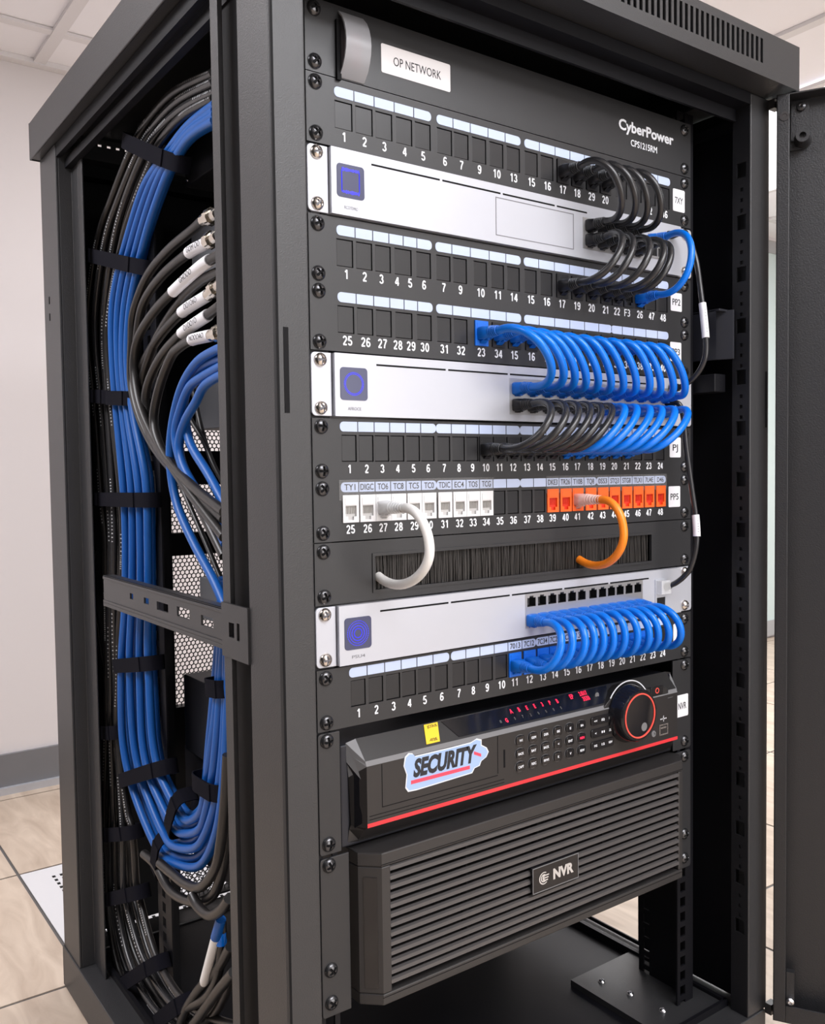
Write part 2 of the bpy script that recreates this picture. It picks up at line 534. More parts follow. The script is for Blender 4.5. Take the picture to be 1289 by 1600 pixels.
def screw(parent, x, z, y=-2.2, me=None, name='screw', rot=0., rx=0.):
    o = bpy.data.objects.new(name, me or SCREW_B)
    COL.objects.link(o)
    o.location = V(x, y, z)
    o.rotation_euler = (rx, random.uniform(-.5, .5), rot)
    adopt(o, parent)
    return o
PATHS = {'black_bundle':[[(-262.0,127.7,89.9),(-262.0,224.0,106.2),(-262.0,300.0,103.9),(-262.0,354.5,91.7),(-262.0,426.3,54.5),(-262.0,478.6,20.1),(-262.0,520.2,-44.9),(-262.0,529.5,-100.5),(-262.0,514.0,-185.5),(-262.0,504.4,-289.5),(-262.0,492.4,-346.4),(-262.0,493.9,-410.9),(-262.0,490.8,-474.8),(-262.0,491.6,-535.7),(-262.0,499.0,-589.5),(-262.0,519.6,-682.9),(-262.0,530.2,-732.3),(-262.0,532.9,-797.0),(-262.0,529.7,-826.7),(-262.0,502.4,-873.8),(-262.0,455.6,-902.1),(-262.0,393.3,-912.7),(-262.0,301.5,-900.9),(-262.0,200.4,-863.9)],[(-253.0,148.0,95.5),(-253.0,242.4,110.7),(-253.0,318.7,108.0),(-253.0,371.0,95.0),(-253.0,440.6,58.7),(-253.0,492.0,23.5),(-253.0,535.2,-42.1),(-253.0,546.4,-98.3),(-253.0,531.9,-184.1),(-253.0,520.2,-289.9),(-253.0,510.0,-348.4),(-253.0,513.1,-414.1),(-253.0,512.5,-479.0),(-253.0,514.1,-541.3),(-253.0,521.2,-596.1),(-253.0,533.9,-691.3),(-253.0,539.9,-737.7),(-253.0,541.4,-802.7),(-253.0,536.8,-830.6),(-253.0,504.8,-877.8),(-253.0,455.6,-904.1),(-253.0,393.1,-912.9),(-253.0,302.1,-899.6),(-253.0,208.9,-865.8)],[(-262.0,127.7,82.4),(-262.0,215.5,95.9),(-262.0,288.2,92.8),(-262.0,335.7,79.7),(-262.0,399.7,46.2),(-262.0,447.7,12.1),(-262.0,490.2,-50.9),(-262.0,502.8,-104.7),(-262.0,489.9,-187.1),(-262.0,476.9,-289.2),(-262.0,469.0,-346.4),(-262.0,473.3,-410.0),(-262.0,475.3,-472.6),(-262.0,477.5,-533.1),(-262.0,483.9,-586.1),(-262.0,488.4,-678.2),(-262.0,489.8,-719.3),(-262.0,490.0,-781.3),(-262.0,484.4,-806.3),(-262.0,449.6,-851.2),(-262.0,400.6,-874.3),(-262.0,341.0,-881.0),(-262.0,255.4,-866.8),(-262.0,174.1,-837.7)],[(-253.0,148.0,87.7),(-253.0,233.8,100.3),(-253.0,306.7,96.7),(-253.0,352.0,82.9),(-253.0,413.8,50.4),(-253.0,461.0,15.5),(-253.0,505.1,-48.2),(-253.0,519.6,-102.5),(-253.0,507.6,-185.7),(-253.0,492.6,-289.6),(-253.0,486.4,-348.3),(-253.0,492.3,-413.2),(-253.0,496.7,-476.7),(-253.0,499.7,-538.6),(-253.0,505.9,-592.7),(-253.0,502.7,-686.5),(-253.0,499.6,-724.7),(-253.0,498.7,-787.0),(-253.0,491.8,-810.4),(-253.0,452.7,-855.5),(-253.0,401.5,-876.7),(-253.0,341.6,-881.7),(-253.0,256.6,-865.9),(-253.0,182.5,-839.6)],[(-262.0,127.8,74.8),(-262.0,207.2,85.8),(-262.0,276.7,81.9),(-262.0,317.5,68.1),(-262.0,374.1,38.2),(-262.0,418.1,4.5),(-262.0,461.5,-56.7),(-262.0,477.1,-108.8),(-262.0,466.6,-188.6),(-262.0,450.5,-289.0),(-262.0,446.4,-346.3),(-262.0,453.4,-409.2),(-262.0,460.1,-470.4),(-262.0,463.6,-530.5),(-262.0,469.2,-582.8),(-262.0,458.6,-673.6),(-262.0,451.6,-707.1),(-262.0,449.6,-766.6),(-262.0,441.9,-787.2),(-262.0,400.6,-830.2),(-262.0,349.9,-848.7),(-262.0,292.8,-851.8),(-262.0,212.7,-835.2),(-262.0,149.0,-812.7)],[(-253.0,148.0,80.0),(-253.0,225.3,90.0),(-253.0,294.9,85.7),(-253.0,333.5,71.1),(-253.0,388.1,42.3),(-253.0,431.3,7.9),(-253.0,476.2,-54.0),(-253.0,493.7,-106.6),(-253.0,484.1,-187.2),(-253.0,466.0,-289.4),(-253.0,463.6,-348.3),(-253.0,472.1,-412.4),(-253.0,481.3,-474.5),(-253.0,485.7,-536.0),(-253.0,490.9,-589.3),(-253.0,472.7,-682.0),(-253.0,461.5,-712.5),(-253.0,458.4,-772.3),(-253.0,449.6,-791.4),(-253.0,404.2,-834.7),(-253.0,351.5,-851.5),(-253.0,294.0,-853.0),(-253.0,214.5,-834.7),(-253.0,157.4,-814.6)],[(-262.0,127.8,67.2),(-262.0,199.0,75.8),(-262.0,265.3,71.3),(-262.0,299.8,56.8),(-262.0,349.6,30.5),(-262.0,389.9,-2.8),(-262.0,434.0,-62.2),(-262.0,452.3,-112.7),(-262.0,444.2,-190.0),(-262.0,425.0,-288.7),(-262.0,424.5,-346.3),(-262.0,433.9,-408.3),(-262.0,445.2,-468.2),(-262.0,450.1,-527.9),(-262.0,454.8,-579.6),(-262.0,430.1,-669.3),(-262.0,415.5,-695.5),(-262.0,411.5,-752.6),(-262.0,402.0,-769.2),(-262.0,355.1,-810.7),(-262.0,303.1,-825.0),(-262.0,248.2,-824.9),(-262.0,173.1,-806.0),(-262.0,125.1,-788.9)]],'blue_bundle':[[(-266.0,116.2,57.7),(-266.0,183.4,59.7),(-266.0,244.7,51.0),(-266.0,306.1,37.5),(-266.0,359.2,-2.9),(-266.0,403.5,-50.0),(-266.0,418.9,-87.5),(-266.0,421.5,-139.3),(-266.0,416.7,-199.0),(-266.0,403.9,-287.3),(-266.0,402.6,-351.0),(-266.0,409.0,-425.4),(-266.0,420.1,-480.4),(-266.0,424.6,-541.8),(-266.0,423.2,-588.0),(-266.0,407.5,-625.3),(-266.0,374.0,-657.5),(-266.0,323.1,-683.8),(-266.0,281.6,-684.2),(-266.0,216.3,-667.3),(-266.0,178.0,-644.4),(-266.0,149.5,-606.3),(-266.0,135.6,-562.9),(-266.0,126.8,-507.8),(-266.0,119.2,-447.9),(-266.0,113.2,-389.0)],[(-257.0,136.5,64.1),(-257.0,203.0,66.3),(-257.0,262.8,57.6),(-257.0,321.9,43.2),(-257.0,376.0,2.6),(-257.0,420.8,-45.5),(-257.0,437.3,-84.1),(-257.0,440.5,-136.8),(-257.0,434.0,-197.0),(-257.0,417.2,-285.4),(-257.0,416.3,-352.0),(-257.0,422.7,-427.8),(-257.0,432.6,-482.4),(-257.0,435.3,-545.5),(-257.0,432.7,-591.9),(-257.0,416.3,-628.7),(-257.0,381.9,-659.6),(-257.0,333.7,-684.0),(-257.0,294.4,-683.4),(-257.0,234.5,-666.3),(-257.0,199.5,-642.4),(-257.0,172.6,-603.6),(-257.0,158.7,-560.3),(-257.0,149.8,-507.0),(-257.0,141.9,-447.7),(-257.0,135.5,-388.6)],[(-266.0,116.5,53.2),(-266.0,178.9,55.6),(-266.0,234.0,47.3),(-266.0,288.0,32.8),(-266.0,340.3,-6.0),(-266.0,383.2,-52.5),(-266.0,400.0,-90.3),(-266.0,403.6,-141.1),(-266.0,395.8,-198.7),(-266.0,376.0,-282.7),(-266.0,375.5,-348.9),(-266.0,381.6,-422.0),(-266.0,389.7,-473.4),(-266.0,390.6,-535.0),(-266.0,387.0,-579.4),(-266.0,370.9,-613.7),(-266.0,337.3,-641.8),(-266.0,294.1,-663.1),(-266.0,258.9,-661.5),(-266.0,207.4,-644.9),(-266.0,177.4,-621.2),(-266.0,153.5,-583.5),(-266.0,140.3,-542.8),(-266.0,131.8,-493.9),(-266.0,124.0,-438.3),(-266.0,117.6,-382.1)],[(-257.0,136.8,59.5),(-257.0,198.4,62.2),(-257.0,251.9,53.8),(-257.0,303.6,38.4),(-257.0,357.0,-0.5),(-257.0,400.3,-47.9),(-257.0,418.1,-86.9),(-257.0,422.3,-138.7),(-257.0,413.0,-196.7),(-257.0,389.1,-280.7),(-257.0,389.1,-349.9),(-257.0,395.2,-424.4),(-257.0,402.1,-475.4),(-257.0,401.3,-538.6),(-257.0,396.6,-583.4),(-257.0,379.8,-617.1),(-257.0,345.3,-644.0),(-257.0,304.7,-663.3),(-257.0,271.5,-660.6),(-257.0,225.4,-643.4),(-257.0,198.9,-618.5),(-257.0,176.6,-580.1),(-257.0,163.5,-539.7),(-257.0,154.9,-492.6),(-257.0,146.8,-437.8),(-257.0,140.2,-381.6)],[(-266.0,116.8,48.7),(-266.0,174.5,51.6),(-266.0,223.5,43.7),(-266.0,270.4,28.1),(-266.0,322.0,-9.0),(-266.0,363.6,-54.9),(-266.0,381.5,-92.9),(-266.0,386.1,-143.0),(-266.0,375.6,-198.5),(-266.0,349.2,-278.3),(-266.0,349.5,-346.8),(-266.0,355.3,-418.8),(-266.0,360.7,-466.8),(-266.0,358.4,-528.5),(-266.0,352.8,-571.3),(-266.0,336.3,-602.8),(-266.0,302.7,-627.1),(-266.0,266.5,-643.4),(-266.0,237.1,-639.7),(-266.0,198.6,-622.8),(-266.0,176.8,-598.0),(-266.0,157.4,-560.6),(-266.0,145.0,-522.6),(-266.0,136.7,-479.8),(-266.0,128.8,-428.6),(-266.0,122.2,-375.2)],[(-257.0,137.1,54.8),(-257.0,193.9,58.1),(-257.0,241.1,50.1),(-257.0,285.8,33.7),(-257.0,338.5,-3.6),(-257.0,380.4,-50.3),(-257.0,399.4,-89.6),(-257.0,404.6,-140.5),(-257.0,392.6,-196.5),(-257.0,362.2,-276.3),(-257.0,363.0,-347.8),(-257.0,368.7,-421.2),(-257.0,373.0,-468.7),(-257.0,369.1,-532.1),(-257.0,362.4,-575.2),(-257.0,345.2,-606.2),(-257.0,310.8,-629.3),(-257.0,277.0,-643.5),(-257.0,249.6,-638.7),(-257.0,216.6,-621.0),(-257.0,198.3,-594.8),(-257.0,180.7,-556.5),(-257.0,168.3,-518.9),(-257.0,160.0,-478.1),(-257.0,151.7,-427.8),(-257.0,144.8,-374.5)],[(-266.0,117.0,44.2),(-266.0,170.0,47.6),(-266.0,213.1,40.1),(-266.0,253.3,23.7),(-266.0,304.3,-11.9),(-266.0,344.5,-57.2),(-266.0,363.6,-95.5),(-266.0,369.1,-144.7),(-266.0,356.1,-198.3),(-266.0,323.5,-274.0),(-266.0,324.6,-344.9),(-266.0,330.1,-415.8),(-266.0,333.0,-460.4),(-266.0,327.8,-522.3),(-266.0,320.4,-563.5),(-266.0,303.5,-592.5),(-266.0,270.1,-613.2),(-266.0,240.2,-624.6),(-266.0,216.1,-618.8),(-266.0,190.0,-601.1),(-266.0,176.2,-574.8),(-266.0,161.3,-537.6),(-266.0,149.7,-502.3),(-266.0,141.8,-465.7),(-266.0,133.6,-418.9),(-266.0,126.7,-368.3)],[(-257.0,137.3,50.2),(-257.0,189.4,54.0),(-257.0,230.6,46.5),(-257.0,268.5,29.2),(-257.0,320.5,-6.5),(-257.0,361.2,-52.7),(-257.0,381.3,-92.2),(-257.0,387.4,-142.3),(-257.0,372.8,-196.3),(-257.0,336.5,-272.0),(-257.0,337.9,-345.9),(-257.0,343.4,-418.1),(-257.0,345.2,-462.3),(-257.0,338.4,-525.9),(-257.0,329.9,-567.5),(-257.0,312.5,-595.9),(-257.0,278.2,-615.4),(-257.0,250.7,-624.7),(-257.0,228.5,-617.6),(-257.0,207.8,-598.9),(-257.0,197.7,-571.1),(-257.0,184.7,-532.8),(-257.0,173.2,-498.0),(-257.0,165.2,-463.6),(-257.0,156.7,-417.8),(-257.0,149.5,-367.3)]],'coax':[[(-268.0,107.4,-38.3),(-268.0,145.8,-36.7),(-268.0,170.2,-39.4),(-268.0,234.9,-45.7),(-268.0,297.0,-60.4),(-268.0,341.9,-91.1),(-268.0,350.9,-122.8),(-268.0,356.3,-163.2),(-269.0,337.1,-197.1),(-270.0,304.1,-226.5),(-271.0,264.8,-249.3),(-272.0,219.1,-268.1),(-273.0,176.4,-281.8),(-274.0,137.2,-302.2),(-275.0,101.1,-331.3)],[(-272.0,99.6,-59.6),(-272.0,137.7,-61.0),(-272.0,172.7,-61.4),(-272.0,241.8,-69.6),(-272.0,295.4,-86.5),(-272.0,317.3,-111.5),(-272.0,326.5,-149.5),(-273.2,315.8,-184.9),(-274.3,287.2,-217.2),(-275.5,248.6,-245.1),(-276.7,198.7,-269.4),(-277.8,150.1,-298.2),(-279.0,92.7,-341.9)],[(-276.0,91.6,-79.4),(-276.0,135.3,-81.5),(-276.0,205.1,-92.7),(-276.0,258.8,-104.3),(-276.0,306.7,-124.1),(-276.0,323.1,-150.8),(-276.6,313.5,-181.8),(-277.9,288.2,-210.5),(-279.2,249.0,-238.6),(-280.5,208.4,-260.6),(-281.7,155.3,-289.2),(-283.0,82.8,-324.3)],[(-268.0,111.0,-101.0),(-268.0,139.7,-105.8),(-268.0,203.7,-111.9),(-268.0,265.9,-127.4),(-268.0,317.9,-150.9),(-268.0,334.3,-177.7),(-269.4,316.1,-205.3),(-270.8,283.0,-234.1),(-272.2,240.4,-256.3),(-273.6,175.2,-285.4),(-275.0,100.4,-317.6)],[(-272.0,103.0,-121.2),(-272.0,131.4,-125.4),(-272.0,195.0,-133.8),(-272.0,253.0,-150.0),(-272.0,294.6,-177.0),(-272.8,298.6,-206.5),(-274.3,273.1,-233.1),(-275.9,230.6,-256.4),(-277.4,165.5,-283.5),(-279.0,90.9,-309.2)],[(-276.0,95.4,-146.6),(-276.0,116.1,-146.1),(-276.0,160.3,-144.6),(-276.0,190.6,-147.4),(-276.0,214.5,-154.6),(-276.0,248.0,-181.1),(-277.4,263.0,-211.9),(-278.8,246.3,-236.8),(-280.2,212.3,-258.0),(-281.6,155.1,-280.3),(-283.0,81.5,-302.1)],[(-268.0,110.3,-89.8),(-268.0,146.0,-89.6),(-268.0,193.0,-97.0),(-268.0,241.4,-113.3),(-268.0,287.3,-136.7),(-268.0,321.5,-170.5),(-269.4,308.2,-205.8),(-270.8,273.8,-237.1),(-272.2,226.8,-262.9),(-273.6,160.1,-293.7),(-275.0,98.4,-331.2)]],'loose_blue':[[(-278.0,85.0,-161.3),(-278.0,102.6,-160.9),(-278.0,143.1,-166.6),(-278.0,179.9,-183.9),(-278.0,204.8,-212.1),(-278.0,217.1,-242.8),(-278.0,215.6,-271.2),(-278.0,200.8,-301.2),(-278.0,164.2,-333.5),(-278.0,119.9,-364.7),(-278.0,94.8,-387.5)],[(-277.0,85.8,-183.2),(-277.0,107.6,-185.0),(-277.0,133.7,-190.7),(-277.0,153.9,-203.8),(-277.0,176.5,-216.7),(-277.0,192.0,-231.2),(-277.0,196.3,-245.9),(-277.0,187.5,-260.9),(-277.0,166.3,-277.4),(-277.0,130.0,-300.1),(-277.0,93.3,-319.5)],[(-272.0,98.8,-167.6),(-272.0,141.4,-170.0),(-272.0,172.3,-177.6),(-272.0,190.9,-194.3),(-272.0,193.5,-209.5),(-272.0,180.9,-239.6),(-272.0,139.9,-269.2),(-272.0,111.2,-291.8),(-272.0,98.1,-302.9)],[(-277.0,90.7,-175.5),(-277.0,136.0,-181.2),(-277.0,166.8,-187.9),(-277.0,190.4,-206.8),(-277.0,205.3,-230.7),(-277.0,189.2,-262.1),(-277.0,151.6,-289.3),(-277.0,116.3,-311.9),(-277.0,93.9,-330.8)]],'brown_loops':[[(-270.0,351.1,-698.7),(-270.0,314.1,-698.3),(-270.0,270.8,-710.8),(-270.0,210.3,-699.9),(-270.0,161.0,-675.8),(-270.0,137.0,-647.0),(-270.0,125.4,-618.6),(-270.0,115.5,-567.5)],[(-276.0,283.0,-684.3),(-276.0,249.4,-682.7),(-276.0,207.5,-679.4),(-276.0,169.5,-667.2),(-276.0,134.4,-635.9),(-276.0,119.6,-603.1),(-276.0,109.0,-564.3),(-276.0,101.1,-521.2)],[(-280.0,184.5,-680.6),(-280.0,168.8,-685.9),(-280.0,141.1,-683.1),(-280.0,114.1,-666.9),(-280.0,96.5,-650.0)],[(-268.0,123.4,-709.5),(-268.0,154.5,-744.8),(-268.0,204.3,-789.0),(-268.0,240.7,-828.0),(-268.0,260.5,-858.6)],[(-274.0,104.0,-723.0),(-274.0,141.6,-758.7),(-274.0,170.6,-788.3),(-274.0,208.5,-826.6)],[(-262.0,301.1,-897.5),(-262.0,253.9,-854.8),(-262.0,187.5,-809.4),(-262.0,154.7,-772.9),(-262.0,135.5,-741.4)]],'white_stub':[[(-274.0,130.1,-684.1),(-274.0,136.5,-695.9),(-274.0,143.1,-707.3)],[(-274.0,143.1,-707.3),(-274.0,158.2,-735.0),(-274.0,175.6,-767.0)],[(-268.0,142.7,-692.9),(-268.0,142.1,-708.8),(-268.0,146.3,-731.8),(-268.0,158.2,-757.3),(-268.0,184.8,-787.7),(-268.0,231.5,-820.1)]],'inner_black':[[(-255.0,236.0,-203.2),(-255.0,216.7,-217.2),(-255.0,188.9,-237.3),(-255.0,164.3,-262.6),(-255.0,140.4,-280.8)],[(-252.0,279.5,-261.1),(-252.0,236.2,-300.9),(-252.0,195.8,-338.0),(-252.0,162.3,-370.0)],[(-252.0,566.6,-367.4),(-252.0,574.1,-385.8),(-252.0,575.9,-434.0),(-252.0,560.7,-480.9),(-252.0,538.1,-533.3),(-252.0,531.1,-574.1)],[(-250.0,226.5,-177.9),(-250.0,209.3,-217.5),(-250.0,183.1,-256.1),(-250.0,154.3,-277.9)]],'uplink':[[(205.0,-8.4,-17.2),(209.5,-18.3,-17.4),(214.0,-24.8,-26.3),(214.0,-33.1,-49.7),(214.0,-37.9,-77.7),(213.0,-43.5,-112.5),(212.0,-46.7,-143.3),(211.0,-43.4,-159.9),(210.0,-33.6,-172.6),(207.5,-21.4,-180.6),(205.0,-13.3,-182.8)],[(200.0,-8.7,-198.6),(203.0,-18.2,-200.5),(206.0,-21.7,-213.1),(206.0,-25.9,-247.8),(206.0,-32.5,-289.3),(205.0,-39.0,-323.5),(204.0,-40.6,-350.9),(202.0,-35.6,-375.3),(200.0,-28.8,-386.1),(198.0,-17.7,-395.3),(196.0,-6.4,-400.4)]],'straps':[((-262.0,363.0,102.1),(-262.0,206.2,31.6)),((-262.0,509.3,5.8),(-262.0,305.3,-49.4)),((-262.0,537.5,-166.0),(-262.0,432.7,-177.1)),((-262.0,442.3,-177.2),(-262.0,356.6,-184.2)),((-262.0,517.7,-298.6),(-262.0,310.2,-296.6)),((-262.0,446.7,-499.8),(-262.0,317.6,-475.4)),((-262.0,437.2,-639.3),(-262.0,282.9,-581.8)),((-262.0,516.6,-596.0),(-262.0,444.2,-581.1)),((-262.0,546.6,-740.1),(-262.0,399.8,-690.5)),((-262.0,555.6,-833.9),(-262.0,380.6,-755.1)),((-262.0,489.2,-925.8),(-262.0,320.4,-812.0)),((-262.0,331.9,-888.2),(-262.0,237.5,-816.3)),((-262.0,160.1,-471.1),(-262.0,123.6,-467.3)),((-262.0,200.5,-572.0),(-262.0,139.1,-569.5)),((-262.0,272.8,-649.8),(-262.0,237.4,-600.1)),((-262.0,317.1,-711.6),(-262.0,296.2,-662.9))]}
# ================================================================== the room
def struct(name, mb, m, bevel=0):
    o = mb.build(name, m)
    o['kind'] = 'structure'
    return centre_origin(o)


def floor_material():
    m = bpy.data.materials.new('floor_tile_vinyl')
    m.use_nodes = True
    nt = m.node_tree
    b = nt.nodes['Principled BSDF']
    b.inputs['Roughness'].default_value = .42
    g = nt.nodes.new('ShaderNodeNewGeometry')
    n = nt.nodes.new('ShaderNodeTexNoise')
    n.inputs['Scale'].default_value = 9
    n.inputs['Detail'].default_value = 8
    n.inputs['Distortion'].default_value = 1.2
    mp = nt.nodes.new('ShaderNodeMapping')
    mp.inputs['Scale'].default_value = (3.2, .8, 1)
    nt.links.new(g.outputs['Position'], mp.inputs['Vector'])
    nt.links.new(mp.outputs['Vector'], n.inputs['Vector'])
    r = nt.nodes.new('ShaderNodeValToRGB')
    r.color_ramp.elements[0].position = .3
    r.color_ramp.elements[0].color = (.40, .315, .245, 1)
    r.color_ramp.elements[1].position = .7
    r.color_ramp.elements[1].color = (.56, .465, .375, 1)
    nt.links.new(n.outputs['Fac'], r.inputs['Fac'])
    nt.links.new(r.outputs['Color'], b.inputs['Base Color'])
    return m


WALLM = mat('wall_paint', (.72, .685, .69), .7, bump=.06, nscale=300)
CEILM = mat('ceiling_tile', (.88, .87, .90), .85, bump=.25, nscale=600)
GROUT = mat('floor_joint', (.09, .085, .085), .6)
FLOORM = floor_material()
BASEM = mat('baseboard_grey', (.17, .17, .18), .5)
ALU = mat('aluminium_strip', (.55, .57, .62), .35, .5)
VENTM = mat('perforated_panel_white', (.62, .62, .64), .4)
GRIDM = mat('ceiling_grid_white', (.72, .70, .71), .5)

# floor: 395 mm raised floor tiles, lines read from the photo at x=-275, y=577
T, GX, GY, G = 397.0, -277.0, 577.0, 5.0
WX0, WX1, WY0, WY1 = -2800.0, 3400.0, -3000.0, 1418.0
mb = MB()
mb.box(WX0, WX1, WY0, WY1, -FLOOR - 20, -FLOOR - 1.5, 1)
i0, i1 = math.floor((WX0 - GX) / T), math.ceil((WX1 - GX) / T)
j0, j1 = math.floor((WY0 - GY) / T), math.ceil((WY1 - GY) / T)
for i in range(i0, i1):
    for j in range(j0, j1):
        if (i, j) == (0, 0):
            continue
        a, b, c, d = GX + i * T + G / 2, GX + (i + 1) * T - G / 2, GY + j * T + G / 2, GY + (j + 1) * T - G / 2
        mb.box(max(a, WX0), min(b, WX1), max(c, WY0), min(d, WY1), -FLOOR - 8, -FLOOR, 0)
struct('floor', mb, [FLOORM, GROUT])
# perforated airflow tile beside the rack
vt = MB()
a, b, c, d = GX + G / 2, GX + T - G / 2, GY + G / 2, GY + T - G / 2
hs = []
for ii in range(26):
    for jj in range(20):
        x, y = a + 42 + ii * 12.4, c + 42 + jj * 16
        hs.append((x, x + 5.5, y, y + 9.5))
vp = MB()
vp.plate(a, b, c, d, hs, 0, -6)
vp.v = [(x, z, -FLOOR + y) for x, y, z in vp.v]
o = vp.build('floor_vent_tile', [VENTM])
tag(o, 'white perforated metal airflow tile set in the beige floor left of the rack', 'floor vent')
centre_origin(o)
vd = MB().box(a, b, c, d, -FLOOR - 1.4, -FLOOR - .9)
struct('trim_1', vd, DARK)

mb = MB().box(WX0, WX1, 1420, 1470, -FLOOR, 640)
struct('wall_back', mb, WALLM)
mb = MB().box(3400, 3450, WY0, 1470, -FLOOR, 640)
struct('wall_right', mb, WALLM)
mb = MB().box(WX0, 1990, 1411, 1420, -931, -862)
struct('baseboard_back', mb, BASEM)
mb = MB().box(WX0, 1990, 1400, 1420, -FLOOR, -931)
struct('trim_2', mb, ALU)

# ceiling with a T-bar grid; the lamps hang flush in it
mb = MB().box(WX0, WX1, WY0, 1470, 616, 640)
struct('ceiling', mb, CEILM)
mb = MB()
for k in range(-5, 6):
    x = -95 + k * 610
    mb.box(x - 12, x + 12, WY0, 1418, 608, 615.5)
for k in range(-8, 2):
    y = 1250 + k * 610
    mb.box(WX0, WX1, y - 11, y + 11, 609.5, 615.2)
mb.box(WX0, WX1, 1396, 1419.5, 605, 615.8)
struct('trim_3', mb, GRIDM)
LIGHTM = mat('light_diffuser', (.9, .9, .9), .5, emit=(1, .98, 1), estr=1.6)
for nm, x, y, sx, sy, lab in (('ceiling_light', 50, -1100, 500, 450, 'white ceiling light panel over the front of the rack'),
                              ('ceiling_light', -1150, 300, 300, 600, 'white ceiling light panel over the left aisle'),
                              ('ceiling_light', 900, 1000, 600, 250, 'white ceiling light panel above the space behind the rack'),
                              ('ceiling_light', 1700, 500, 300, 600, 'white ceiling light panel over the far right of the room')):
    t = empty(nm, x, y, 600, lab, 'ceiling light', 'ceiling light panels')
    f = MB()
    f.plate(x - sx - 20, x + sx + 20, y - sy - 20, y + sy + 20, [(x - sx, x + sx, y - sy, y + sy)], 0, 8)
    f.v = [(p[0], p[2], 598 + p[1]) for p in f.v]
    f.build('light_frame', GRIDM, t)
    MB().box(x - sx, x + sx, y - sy, y + sy, 602, 606).build('diffuser', LIGHTM, t)

# glazed partition far right, seen through the gap between post and door
GLASS = mat('partition_glass', (.62, .74, .73), .15, 0, .5, bump=0)
FRM = mat('partition_frame', (.42, .43, .44), .4)
w = MB().box(2000, 3300, 1405, 1419, -FLOOR, 728)
w.v = [(x, y, min(z, 612)) for x, y, z in w.v]
mb = MB().plate(2000, 3300, -FLOOR + 10, 612, [(2040, 3260, -FLOOR + 70, 560)], 1404, 1419.5)
struct('trim_4', mb, FRM)
mb = MB().box(2040, 3260, 1410, 1416, -FLOOR + 70, 560)
struct('window_1', mb, GLASS)

# ================================================================== the rack
FLANGE_SHADE = mat('powder_coat_flange_shaded', (.009, .009, .011), .5, 0, .35)  # powder coat darkened, shade of the post's inner face is in the colour
rack = empty('server_rack', 0, 260, -FLOOR, 'tall open black steel server rack cabinet standing on the beige tiled floor', 'server rack')
XL, XR, YF, YB = -303.0, 303.0, -58.0, 579.0
ZT, ZB = 133.0, -891.0


def part(mb, name, m, parent=rack, **k):
    return mb.build(name, m, parent, **k)


for s, nm in ((-1, 'front_post'), (1, 'front_post')):
    # cross-section in (x, y); s mirrors it
    pts = [(303, -58), (303, -7), (299, -7), (299, -54), (278, -54), (278, -30), (274, -30), (274, -58)]
    p = MB()
    if s > 0:
        # inner flange with round and square cable-cage holes, as seen from the opening
        p.prism_z([(309, -58), (309, -7), (305, -7), (305, -54), (274.2, -54), (274.2, -58)], ZB, ZT)
        z = 62.0
        holes = []
        k = 0
        while z > -800:
            if k % 4 == 0:
                holes.append((-53, -41, z - 16, z))
                z -= 22
            else:
                holes.append((-49, -45.5, z - 9, z - 5))
                z -= 11.4
            k += 1
        part(p, nm, POWDER, bevel=1.2)
        p = MB().plate(-57.2, -36, ZB, ZT - 12, holes, 273.6, 275.6, plane='yz')
        part(p, 'post_flange', FLANGE_SHADE)
    else:
        p.prism_z([(-303, -6), (-303, -56), (-301.5, -58), (-274, -58), (-274, -20), (-277, -20), (-277, -54), (-299, -54), (-299, -6)], ZB, ZT)
        part(p, nm, POWDER, bevel=1.2)
        g = MB().box(-301.6, -299.8, -58.25, -58.05, ZB, ZT)
        part(g, 'post_seam', DARK)
    # stiffener lip set back behind the post
    l = MB().box(s * 299, s * 303, 28 if s < 0 else 70, 42 if s < 0 else 84, ZB, ZT)
    part(l, 'post_lip', POWDER)
part(MB().box(-290, -288, 2, 58, ZB, ZT - 4), 'post_gap_shade', DARK)  # added dark sheet, stands in for the shade in the recess behind the post
# long access slots in the post faces
part(MB().box(-296, -292, -58.4, -58, -226, -164), 'access_slot', DARK)
part(MB().box(303, 306, -58.4, -58, -226, -164), 'access_slot', DARK)
for s in (-1, 1):
    p = MB()
    p.prism_z([(s * 303, 579), (s * 303, 507), (s * 300, 507), (s * 300, 575), (s * 250, 575), (s * 250, 579)], ZB, ZT)
    p.prism_z([(s * 300, 510), (s * 282, 510), (s * 282, 482), (s * 284, 482), (s * 284, 507), (s * 300, 507)], ZB, ZT)
    p.box(s * 283, s * 285, 462, 479, ZB, ZT)
    part(p, 'rear_post', POWDER, bevel=.8)
# marks on the left rear post
for z in (-47, -68):
    part(MB().box(-303.5, -303, 552, 555, z - 5, z + 4), 'post_slot', DARK)

# top cover: hollow tray with a folded rim and vent slots
c = MB()
slots = []
for k in range(60):
    x = 247 - k * 8.15
    slots.append((x - 4.4, x, 146, 170.5))
c.plate(-314, 314, ZT, 179, slots, -90, -88)
c.plate(-314, 314, ZT, 179, [(-228 + 12 * k, -223 + 12 * k, 167, 170) for k in range(4)], 582, 584)
c.box(-314, -312, -90, 584, ZT, 179)
c.box(312, 314, -90, 584, ZT, 179)
c.box(-314, 314, -90, 584, 177, 179)
u = MB().plate(-311.5, 311.5, -87.5, 581.5, [(-262, 262, -20, 540)], 0, 2)
u.v = [(x, z, ZT + 1 + y) for x, y, z in u.v]
c.add(u.v, u.f)
cov = part(c, 'top_cover', POWDER, bevel=1.0)
